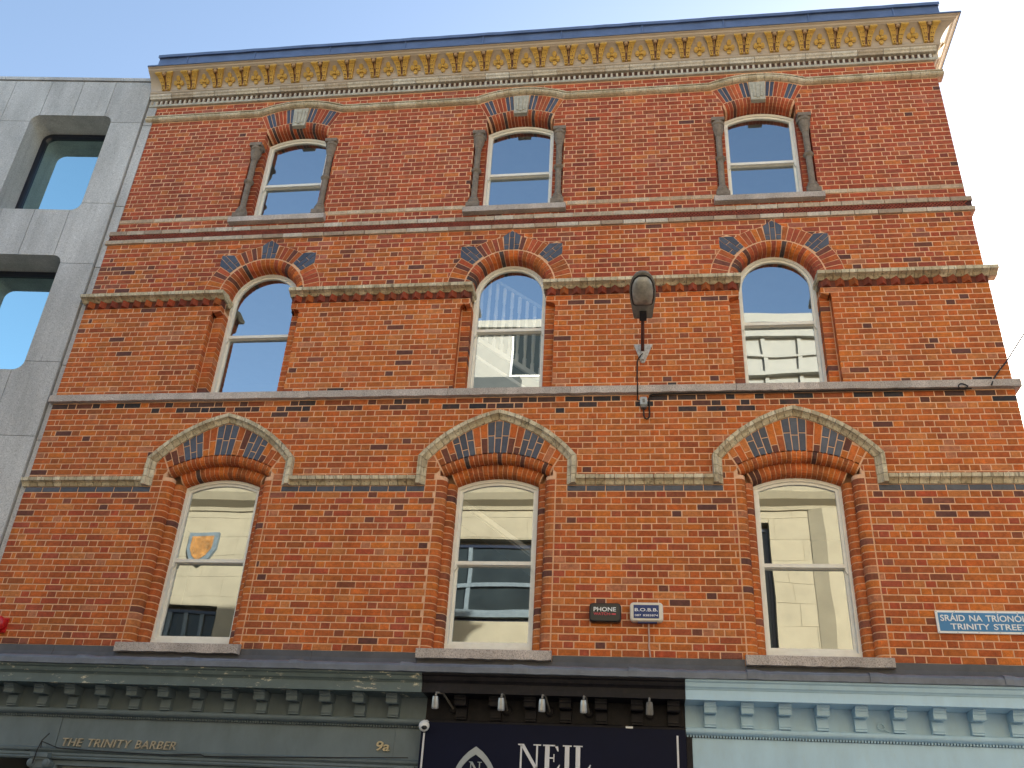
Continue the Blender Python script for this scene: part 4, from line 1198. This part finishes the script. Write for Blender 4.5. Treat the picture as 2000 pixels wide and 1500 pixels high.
for i, (x, xd, l) in enumerate(((-2.10, -1.98, 'silver spotlight over the black shop sign, leftmost of the five beside the white camera'), (-1.435, -1.42, 'silver spotlight over the black shop sign, second from the left, above the emblem'), (-1.03, -.985, 'silver spotlight over the black shop sign, middle one of the five'), (-.622, -.59, 'square silver spotlight over the black shop sign, fourth from the left above the letter L'), (.015, .018, 'dull grey spotlight over the black shop sign, rightmost of the five'))): spotlight(i, x, xd, l)
t = thing('security_camera', (-2.232, -.21, 3.29), 'white dome security camera at the top left corner of the navy sign', 'security camera')
mb = MB(); mb.sm = True; mb.ball((-2.232, -.235, 3.345), .055, 16, 11); part('housing', mb, M['pwhite'], t)
mb = MB(); mb.sm = True; mb.ball((-2.222, -.268, 3.325), .028, 12, 8, (1.1, 1, .8)); part('lens', mb, M['pblack'], t)
mb = MB(); mb.box(-2.25, -2.21, -.2, -.056, 3.395, 3.41); part('bracket', mb, M['pwhite'], t)

# ================================================================== THINGS ON THE WALL
t = thing('street_lamp', (.012, 0, 7.82), 'old grey wall mounted street lamp on a rusty arm between the second floor windows', 'street lamp')
ax = Vector((0, -.57, .285)).normalized(); nn = Vector((0, ax.z, -ax.y)) * -1
nn = Vector((0, -ax.z, ax.y)) ; nn = -nn if nn.z < 0 else nn
B0 = Vector((.024, -.40, 8.085))
def hpt(x, u, n_): return B0 + ax * u + nn * n_ + Vector((x, 0, 0))
mb = MB(); secs = []; mb.sm = True
for u, hw, top, bot in ((0, .10, .05, -.01), (.02, .112, .06, -.02), (.14, .128, .075, -.02), (.26, .148, .09, -.02), (.38, .156, .095, -.02), (.47, .148, .09, -.02), (.55, .122, .075, -.02), (.60, .085, .055, -.02), (.625, .04, .03, -.02), (.632, .008, .005, -.015)):
    secs.append([hpt(x * hw, u, z) for x, z in ((-1, bot), (-1.0, bot + .02), (-.86, top * .7), (-.45, top * .97), (0, top), (.45, top * .97), (.86, top * .7), (1.0, bot + .02), (1, bot), (.0, bot))])
mb.loft(secs); head = part('lamp_head', mb, M['lampgrey'], t)
def lens_sec(k):
    return [(.25 * 0 + a) for a in ()]
mb = MB(); mb.sm = True; rings = []
lo = [(x_, u_) for u_, x_ in ((.20, .085), (.22, .108), (.30, .122), (.40, .128), (.48, .116), (.54, .088), (.575, .045))]
ol = lo + [(-x_, u_) for x_, u_ in reversed(lo)]
cu_ = .37
for f, dn in ((1.0, -.018), (.97, -.045), (.8, -.075), (.45, -.092), (.05, -.096)):
    rings.append([hpt(x_ * f, cu_ + (u_ - cu_) * f, dn) for x_, u_ in ol])
mb.loft(rings); part('lens', mb, M['lens'], head)
mb = MB(); lo2 = [(x_ * 1.1, cu_ + (u_ - cu_) * 1.07) for x_, u_ in ol]
n_ = len(ol); mb.add([hpt(x_, u_, -.026) for x_, u_ in lo2] + [hpt(x_, u_, -.03) for x_, u_ in ol] + [hpt(x_, u_, -.012) for x_, u_ in lo2], [(i, (i + 1) % n_, (i + 1) % n_ + n_, i + n_) for i in range(n_)] + [(i, i + 2 * n_, (i + 1) % n_ + 2 * n_, (i + 1) % n_) for i in range(n_)])
part('lens_rim', mb, M['pblack'], head)
mb = MB()
mb.add([hpt(x_, u_, z_) for x_, u_, z_ in ((-.04, -.01, -.05), (.04, -.01, -.05), (.04, .10, -.05), (-.04, .10, -.05), (-.045, -.01, .0), (.045, -.01, .0), (.045, .12, .0), (-.045, .12, .0))], [(0, 1, 2, 3), (0, 4, 5, 1), (1, 5, 6, 2), (2, 6, 7, 3), (3, 7, 4, 0)])
part('spigot_clamp', mb, M['pblack'], head)
mb = MB(); mb.tube([(.012, -.03, 7.845), (.014, -.16, 7.90), (.02, -.38, 8.06), hpt(0, .08, -.02)], .021, 10); part('arm', mb, M['rust'], t)
mb = MB(); mb.prism([(.01, 7.69), (.035, 7.70), (.135, 7.955), (-.096, 7.96), (-.012, 7.70)], -.014, .0, .003); mb.box(-.004, .026, -.05, -.015, 7.72, 7.93); part('wall_bracket', mb, M['flake'], t)
def cable(pts, r, label, mat='cable'):
    mb = MB(); mb.tube(pts, r, 6); o = part('cable', mb, M[mat]); o['label'] = label; o['category'] = 'cable'; return o
cable([(.012, -.055, 7.80), (-.03, -.03, 7.76), (-.055, -.012, 7.71), (-.06, -.012, 7.47), (-.056, -.02, 7.40), (-.055, -.076, 7.36), (-.057, -.074, 7.26), (-.058, -.018, 7.235), (-.06, -.012, 7.17), (-.025, -.014, 7.165)], .0085, 'dark cable running down the bricks from the street lamp to the grey junction box')
t = thing('junction_box', (.013, 0, 7.09), 'small grey metal junction box under the granite sill band below the street lamp', 'junction box')
mb = MB(); mb.prism([(-.03, 7.085), (.056, 7.085), (.056, 7.17), (.045, 7.19), (-.02, 7.19), (-.03, 7.17)], -.065, -.002, .006); bx = part('body', mb, M['jbox'], t)
mb = MB(); mb.box(-.02, .046, -.06, -.004, 7.05, 7.084); mb.box(.0, .028, -.068, -.064, 7.11, 7.16); part('gland', mb, M['lampgrey'], t)
cable([(.013, -.03, 7.05), (.012, -.026, 6.96), (.022, -.022, 6.925), (.05, -.02, 6.91), (.076, -.02, 6.935), (.08, -.016, 7.0), (.075, -.014, 7.19), (.085, -.02, 7.225), (.115, -.024, 7.238), (.6, -.03, 7.245), (1.6, -.03, 7.243), (2.6, -.034, 7.242), (3.55, -.03, 7.243), (3.72, -.04, 7.24)], .009, 'dark cable looping under the grey junction box and along below the sill band')
cable([(3.62 + .05 * math.cos(a), -.085 + .01 * math.sin(2 * a), 7.25 + .03 * math.sin(a)) for a in [k * .45 for k in range(16)]], .0075, 'coil of spare black cable hanging at the sill band near the right corner')
cable([(3.93, -.07, 7.262), (3.98, -.05, 7.36), (4.03, -.02, 7.43), (4.10, -.012, 7.52), (4.17, -.012, 7.60), (4.45, -.02, 7.99), (5.6, -.1, 9.55), (8, -.3, 12.6)], .009, 'thin cable rising from the sill band past the right corner into the sky')

def alarm(name, label, x0, x1, z0, z1, m_, dome):
    t = thing(name, ((x0 + x1) / 2, 0, z0), label, 'alarm box')
    mb = MB(); pts = []
    r = .035; cxs = [(x1 - r, z0 + r, -90), (x1 - r, z1 - r, 0), (x0 + r, z1 - r, 90), (x0 + r, z0 + r, 180)]
    if dome: pass
    for cx_, cz_, a in cxs: pts += [(cx_ + r * math.cos(R(a + k * 30)), cz_ + r * math.sin(R(a + k * 30))) for k in range(4)]
    xm, zm = (x0 + x1) / 2, (z0 + z1) / 2
    sec = lambda f, y, ff=None: [(xm + (x - xm) * f, y, zm + (z_ - zm) * (ff or f)) for x, z_ in pts]
    mb.loft([sec(1.0, 0), sec(1.02, -.035), sec(1.0, -.065), sec(.93, -.078, .9)]); part('housing', mb, m_, t); return t
t = alarm('alarm_box', 'black rounded alarm box with white and red print on the bricks', -.597, -.266, 4.478, 4.680, M['pblack'], 0)
text_parts('word', M['pwhite'], t, 'PHONE', -.553, -.316, 4.586, 4.632, -.0835, -.0785, bold=.018)
text_parts('word', M['pinkred'], t, 'WATCH', -.553, -.384, 4.546, 4.574, -.0835, -.0785, bold=.018)
mb = MB(); mb.lathe((-.37, -.0785, 4.558), [(.006, 0), (.006, .004)], 8, axis='y'); mb.box(-.358, -.318, -.082, -.0785, 4.551, 4.566); part('emblem', mb, M['pinkred'], t)
t = alarm('alarm_box', 'cream white alarm box with a dark blue label, right of the black one', -.168, .174, 4.490, 4.692, M['offwhite'], 1)
mb = MB(); mb.box(-.132, .132, -.083, -.0785, 4.520, 4.661); part('label_plate', mb, M['bluelabel'], t)
text_parts('word', M['pwhite'], t, 'B.O.B.B.', -.12, .122, 4.592, 4.626, -.086, -.0832, bold=.012)
text_parts('word', M['pwhite'], t, '087 8383874', -.12, .121, 4.540, 4.560, -.086, -.0832, bold=.008)
mb = MB(); mb.box(-.09, .11, -.06, -.01, 4.478, 4.4895); part('speaker_slot', mb, M['bluelabel'], t)
mb = MB(); mb.tube([(.022, -.014, 4.49), (.024, -.014, 4.40), (.026, -.012, 4.33), (.023, -.014, 4.25), (.034, -.014, 4.13)], .0095, 6); part('conduit', mb, M['pinkish'], t)

t = thing('street_sign', (3.50, 0, 4.43), 'blue and white street name sign in two languages near the right corner', 'street sign')
SX0, SX1, SZ0, SZ1 = 2.913, 3.90, 4.435, 4.665
mb = MB(); mb.box(SX0, SX1, -.022, -.002, SZ0, SZ1); part('plate', mb, M['pwhite'], t)
mb = MB(); mb.box(SX0 + .022, SX1 - .022, -.0255, -.0222, SZ0 + .021, SZ1 - .021); part('panel', mb, M['signblue'], t)
text_parts('word', M['pwhite'], t, 'SRÁID NA TRÍONÓIDE', 2.953, 3.862, 4.556, 4.636, -.029, -.0257, bold=.012)
text_parts('word', M['pwhite'], t, 'TRINITY STREET', 3.040, 3.775, 4.472, 4.532, -.029, -.0257, bold=.012)
mb = MB()
for x in (SX0 + .01, 3.10, 3.30, 3.50, 3.70, SX1 - .01):
    for z_ in (SZ0 + .01, SZ1 - .01): mb.lathe((x, -.022, z_), [(.004, 0), (.004, .003)], 6, axis='y')
part('screws', mb, M['lampgrey'], t, kind='stuff')

t = thing('fire_bell', (-7.33, 0, 4.33), 'red round alarm bell on the brick wall at the left edge', 'alarm bell')
mb = MB(); mb.sm = True; mb.lathe((-7.36, -.02, 4.345), [(.083, 0), (.086, .06), (.08, .085), (.062, .105), (.036, .115), (.012, .12)], 20, axis='y'); part('gong', mb, M['red'], t)
mb = MB(); mb.box(-7.38, -7.285, -.03, 0, 4.25, 4.42); part('backplate', mb, M['red'], t)

# ================================================================== GRANITE BUILDING
TH = R(5.5); GX, GY = -7.74, 0.0
def G(s, off, z): return (GX + s * math.cos(TH) - off * math.sin(TH), GY + s * math.sin(TH) + off * math.cos(TH), z)
GB = thing('granite_building', G(-3, 2, 0), 'modern grey granite clad building with deep round cornered window recesses, left of the brick building', 'building')
def gprism(poly, o0, o1, name='granite_panel', mat=None, parent=None):
    mb = MB(); n = len(poly); sx = sum(p[0] for p in poly) / n; zx = sum(p[1] for p in poly) / n
    ins = lambda p, d: (p[0] + math.copysign(min(d, abs(sx - p[0])), sx - p[0]), p[1] + math.copysign(min(d, abs(zx - p[1])), zx - p[1]))
    q = [ins(p, .004) for p in poly]
    mb.add([G(*((a, o0, z)) ) for a, z in q] + [G(a, o1, z) for a, z in q], [tuple(range(n))] + [(i, (i + 1) % n, (i + 1) % n + n, i + n) for i in range(n)])
    return part(name, mb, mat or M['granite'], parent or GB)
PER = 2.757; RC = .14; SL, SR = -1.80, -.495; BAY = 2.295
tops = [12.43 - PER * k for k in range(4)]
def corner(cx_, cz_, a0, n=5): return [(cx_ + RC * math.cos(R(a0 + 90 * i / n)), cz_ + RC * math.sin(R(a0 + 90 * i / n))) for i in range(n + 1)]
for bay in range(3):
    o = -BAY * bay; sc = (SL + SR) / 2
    first = bay == 0
    for k, zt in enumerate(tops):
        zb = zt - 1.91; zn = tops[k + 1] if k < 3 else zb - .9
        zhi = 13.19 if k == 0 else zt + PER - 1.91     # bottom of window above
        # right part
        rr = 0 if first else (SR + (BAY + SL)) / 2 + 0
        redge = 0.0 if first else SR + (BAY - (SR - SL)) / 2
        ledge = SL - (BAY - (SR - SL)) / 2
        def P(pts): return [(p[0] + o, p[1]) for p in pts]
        mirror = lambda pts: [(2 * sc - a, z) for a, z in pts]
        jl = zt - .133; jb = zb + .136
        # piers
        gprism(P([(redge, jb), (redge, jl), (SR, jl), (SR, jb)]), 0, .08)
        gprism(P([(ledge, jb), (ledge, jl), (SL, jl), (SL, jb)]), 0, .08)
        # above the opening (top storey) or between openings
        top = zhi if k == 0 else None
        if k == 0:
            for mm, ed in ((lambda q: q, redge), (mirror, None)):
                e2 = redge if ed is not None else None
                right = [(redge if ed is not None else redge_m, 0) for redge_m in (0,)]
            pr = [(redge, jl), (redge, zhi), (SR - .135, zhi), (SR - .135, zt)] + corner(SR - RC, zt - RC, 0)[::-1][1:-1] + [(SR, jl)]
            gprism(P(pr), 0, .08)
            pl = [(ledge, jl), (ledge, zhi), (SL + .11, zhi), (SL + .11, zt + .0)] + [(2 * sc - a, z) for a, z in corner(SR - RC, zt - RC, 0)[::-1][1:-1]] + [(SL, jl)]
            gprism(P(pl), 0, .08)
            gprism(P([(SR - .135, zt), (SR - .135, zhi), (sc - .015, zhi), (sc - .015, zt)]), 0, .08)
            gprism(P([(sc - .015, zt), (sc - .015, zhi), (SL + .11, zhi), (SL + .11, zt)]), 0, .08)
        z2t = zt - PER    # top of the window below
        if k < 3:
            jl2 = z2t - .133
            pr = [(redge, jl2), (redge, jb), (SR, jb)] + corner(SR - RC, zb + RC, -90)[::-1][1:-1] + [(SR - .135, zb), (SR - .135, z2t)] + corner(SR - RC, z2t - RC, 0)[::-1][1:-1] + [(SR, jl2)]
            gprism(P(pr), 0, .08)
            pl = [(ledge if q[0] == redge else 2 * sc - q[0], q[1]) for q in pr]
            gprism(P(pl), 0, .08)
            gprism(P([(SR - .135, z2t), (SR - .135, zb), (sc - .015, zb), (sc - .015, z2t)]), 0, .08)
            gprism(P([(sc - .015, z2t), (sc - .015, zb), (SL + .135, zb), (SL + .135, z2t)]), 0, .08)
        # reveal, frame, glass
        rnd = lambda d: P(corner(SR - RC, zt - RC, 0) + [(2 * sc - a, z) for a, z in corner(SR - RC, zt - RC, 0)[::-1]] + [(2 * sc - a, zz) for a, zz in corner(SR - RC, zb + RC, -90)[::-1]][::1] + corner(SR - RC, zb + RC, -90))
        ol = rnd(0)
        ins = lambda d: [(sc + o + (a - sc - o) * (1 - d / .65), (zt + zb) / 2 + (z - (zt + zb) / 2) * (1 - d / .95)) for a, z in ol]
        mb = MB(); mb.loft([[G(a, .004, z) for a, z in ol], [G(a, .47, z) for a, z in ol]], cap=False); part('window_reveal', mb, M['granite'], GB)
        mb = MB(); secs = [[G(a, f, z) for a, z in ins(d)] for d, f in ((-.02, .46), (-.02, .42), (.05, .42), (.07, .45), (.07, .50))]; mb.loft(secs, cap=False); fr = part('window_frame', mb, M['frame_dark'], GB)
        mb = MB(); gg = ins(.06); mb.add([G(a, .47, z) for a, z in gg], [tuple(range(len(gg)))]); part('pane', mb, M['glass2'], fr)
# narrow strip beside the brick building
for za, zb_ in ((12.27, 13.19), (10.63, 12.265), (9.50, 10.625), (7.87, 9.495), (6.745, 7.865), (5.12, 6.74), (.0, 5.115)):
    gprism([(.014, za), (.16, za), (.16, zb_), (.014, zb_)], .03, .12)
jo = [.16, -.518, -1.188, -1.845, -2.5, -3.2, -3.9, -4.6, -5.3, -6.0, -6.9]
for a, e in zip(jo, jo[1:]): gprism([(a, 13.203), (a, 13.275), (e, 13.275), (e, 13.203)], -.015, 1.2, 'coping_stone')
mb = MB(); cs = []
for s0, s1, z0, z1 in ((-6.9, .155, 12.436, 13.2),): cs.append((s0, s1, z0, z1))
def gbox(mb, s0, s1, o0, o1, z0, z1): mb.add([G(s, o, z) for s in (s0, s1) for o in (o0, o1) for z in (z0, z1)], [(0, 1, 3, 2), (4, 6, 7, 5), (0, 4, 5, 1), (2, 3, 7, 6), (0, 2, 6, 4), (1, 5, 7, 3)])
mb = MB()
gbox(mb, -6.9, .15, .082, .46, 12.44, 13.2)
for k in range(3): gbox(mb, -6.9, .15, .082, .46, tops[k + 1] + .004, tops[k] - 1.914)
for bay in range(3):
    e0 = .15 if bay == 0 else SR - BAY * bay + .2
    gbox(mb, SR - BAY * bay + .004, (.15 if bay == 0 else SL - BAY * (bay - 1) - .004), .083, .459, .0, 13.19)
gbox(mb, -6.9, SL - BAY * 2 - .004, .083, .459, 0, 13.19)
gbox(mb, -6.9, .15, .04, .46, 0, tops[3] - 1.92)
part('carcass', mb, M['ground_red'] if False else M['frame_dark'], GB)
mb = MB(); gbox(mb, -6.9, .15, 3.0, 3.1, 0, 13.2); gbox(mb, -6.9, -6.8, .47, 3, 0, 13.2); gbox(mb, .05, .15, .47, 3, 0, 13.2)
for k in range(4): gbox(mb, -6.8, .05, .48, 2.99, tops[k] + .1, tops[k] + .3)
part('rear_wall', mb, M['room'], GB)

# ================================================================== OPPOSITE SIDE OF THE STREET (seen reflected)
YO = -13.2
OB = thing('stone_building', (-4, YO, 0), 'cream ashlar stone building with a moulded cornice, across the street behind the viewer', 'building')
b = MB(); holes = [(-13.3, -11.45, 5.4, 8.62), (-8.4, -.9, 8.45, 10.5), (-9.5, -7.8, 4.6, 7.4), (-6.2, -3.4, 4.6, 7.4), (1.9, 3.2, 6.6, 11.0), (6.5, 8.4, 5.4, 8.6), (-13.3, -10, 1, 3.4), (-8.9, -3, .9, 3.4), (-1, 3.2, .9, 3.4), (6.5, 9, .9, 3.4)]
z = 0; i = 0
while z < 11.4:
    zt = min(z + .56, 11.4); x = -24 + (.0 if i % 2 else -.55)
    while x < 14:
        e = x + 1.1 + random.uniform(-.15, .15)
        blk = [(x, e)]
        for a, c_, r0, r1 in holes:
            if True:
                if zt > r0 and z < r1:
                    nb = []
                    for p, q in blk:
                        if q <= a or p >= c_: nb.append((p, q))
                        else:
                            if p < a: nb.append((p, a))
                            if q > c_: nb.append((c_, q))
                    blk = nb
        for p, q in blk: b.box(p + .004, q - .004, YO - .35, YO + random.uniform(-.006, .006), z + .004, zt - .004)
        x = e
    z = zt; i += 1
part('ashlar_blocks', b, M['ashlar'], OB, kind='stuff')
b = MB(); z = 0
while z < 11.39:
    free = [(-24, 14)]
    for a, c_, r0, r1 in holes:
        if z + .1 > r0 - .02 and z < r1 + .02:
            nb = []
            for p, q in free:
                if q <= a or p >= c_: nb.append((p, q))
                else:
                    if p < a: nb.append((p, a - .002))
                    if q > c_: nb.append((c_ + .002, q))
            free = nb
    for p, q in free: b.box(p, q, YO - .3, YO - .012, z, z + .1)
    z += .1
part('mortar_bed', b, M['ashlar'], OB)
b = MB(); b.box(-24, 14, YO - .8, YO - .355, 0, 11.4); part('wall', b, M['ashlar'], OB)
b = MB(); b.loft([[(x, YO + y, z) for y, z in ((-.8, 11.4), (.05, 11.4), (.08, 11.5), (.3, 11.62), (.42, 11.8), (.45, 11.95), (-.8, 12.0))] for x in (-24, 14)]); part('cornice', b, M['ashlar'], OB)
for a, c_, r0, r1 in holes:
    if True:
        b = MB(); frame_ring(b, 0, [(a, r0), (c_, r0), (c_, r1), (a, r1)], [(a + .08, r0 + .08), (c_ - .08, r0 + .08), (c_ - .08, r1 - .08), (a + .08, r1 - .08)], YO - .2, YO - .3); o = part('window', b, M['frame_dark'], OB)
        b = MB(); b.box(a + .05, c_ - .05, YO - .27, YO - .26, r0 + .05, r1 - .05); part('pane', b, M['teal'], o)
        for k in range(1, 4):
            xm = a + (c_ - a) * k / 4; b = MB(); b.box(xm - .05, xm + .05, YO - .259, YO - .2, r0 + .081, r1 - .081); part('mullion', b, M['rimgrey'], o)
        if c_ - a > 3: b = MB(); b.box(a + .081, c_ - .081, YO - .257, YO - .18, r0 + .9, r0 + 1.0); part('transom', b, M['rimgrey'], o); b = MB(); b.box(a + .081, c_ - .081, YO - .256, YO - .05, r0 + .0805, r0 + .28); part('ledge', b, M['rimgrey'], o)
for x0, x1 in ((4.2, 5.4), (-10.6, -9.4)):
    b = MB(); b.planprism([(x0, YO + .02), (x0 + .35, YO + .2), (x1 - .35, YO + .2), (x1, YO + .02)], 0, 11.39); part('pilaster', b, M['ashlar'], OB)
sh = thing('stone_shield', (-12.2, YO + .02, 9.9), 'painted heraldic shield with an ochre field on the cream stone wall across the street', 'shield')
b = MB(); b.prism([(-12.62, 10.72), (-11.78, 10.72), (-11.78, 10.25), (-11.9, 9.98), (-12.2, 9.78), (-12.5, 9.98), (-12.62, 10.25)], YO + .10, YO + .01); part('rim', b, M['rimgrey'], sh)
b = MB(); b.prism([(-12.52, 10.62), (-11.88, 10.62), (-11.88, 10.27), (-12.0, 10.05), (-12.2, 9.9), (-12.4, 10.05), (-12.52, 10.27)], YO + .12, YO + .101); part('field', b, M['shield1'], sh)
WB = thing('white_building', (4, -18, 0), 'tall white rendered building set back behind the cream stone building across the street', 'building')
b = MB(); b.box(-6.5, 6.2, -26, -16.5, 0, 19.4); part('wall', b, M['render'], WB)
b = MB(); b.box(6.21, 16, -26, -18.0, 0, 18.6); part('side_wing', b, M['render'], WB)
b = MB(); b.box(-6.7, 6.4, -26, -16.3, 19.4, 19.72); part('parapet', b, M['render'], WB)
for z0, th, pr in ((18.9, .10, .18), (18.2, .08, .10), (17.4, .16, .25), (16.4, .1, .15)):
    b = MB(); b.box(1.9, 6.35, -16.5 + .001, -16.5 + pr, z0, z0 + th); part('ledge', b, M['render'], WB)
for x in (3.9, 5.0):
    b = MB(); b.box(x, x + .12, -16.499, -16.42, 13, 18.85); part('downpipe', b, M['render'], WB)
b = MB(); b.loft([[(x, y, z) for y, z in ((-14.2, 12.1), (-15.6, 17.1), (-16.2, 17.3), (-16.2, 12.1))] for x in (-9, -3.9)]); part('pane_darkener', b, M['darkener'], OB)  # unseen dark block, added to darken the reflection low in the middle window
for x in (-4.4, -2.4, -.4, 1.3):
    for z0 in (13.4, 17.6):
        b = MB(); b.box(x, x + 1.2, -16.56, -16.47, z0, z0 + 1.9); o = part('window', b, M['white'], WB)
        b = MB(); b.box(x + .08, x + 1.12, -16.469, -16.46, z0 + .08, z0 + 1.82); part('pane', b, M['teal'], o)
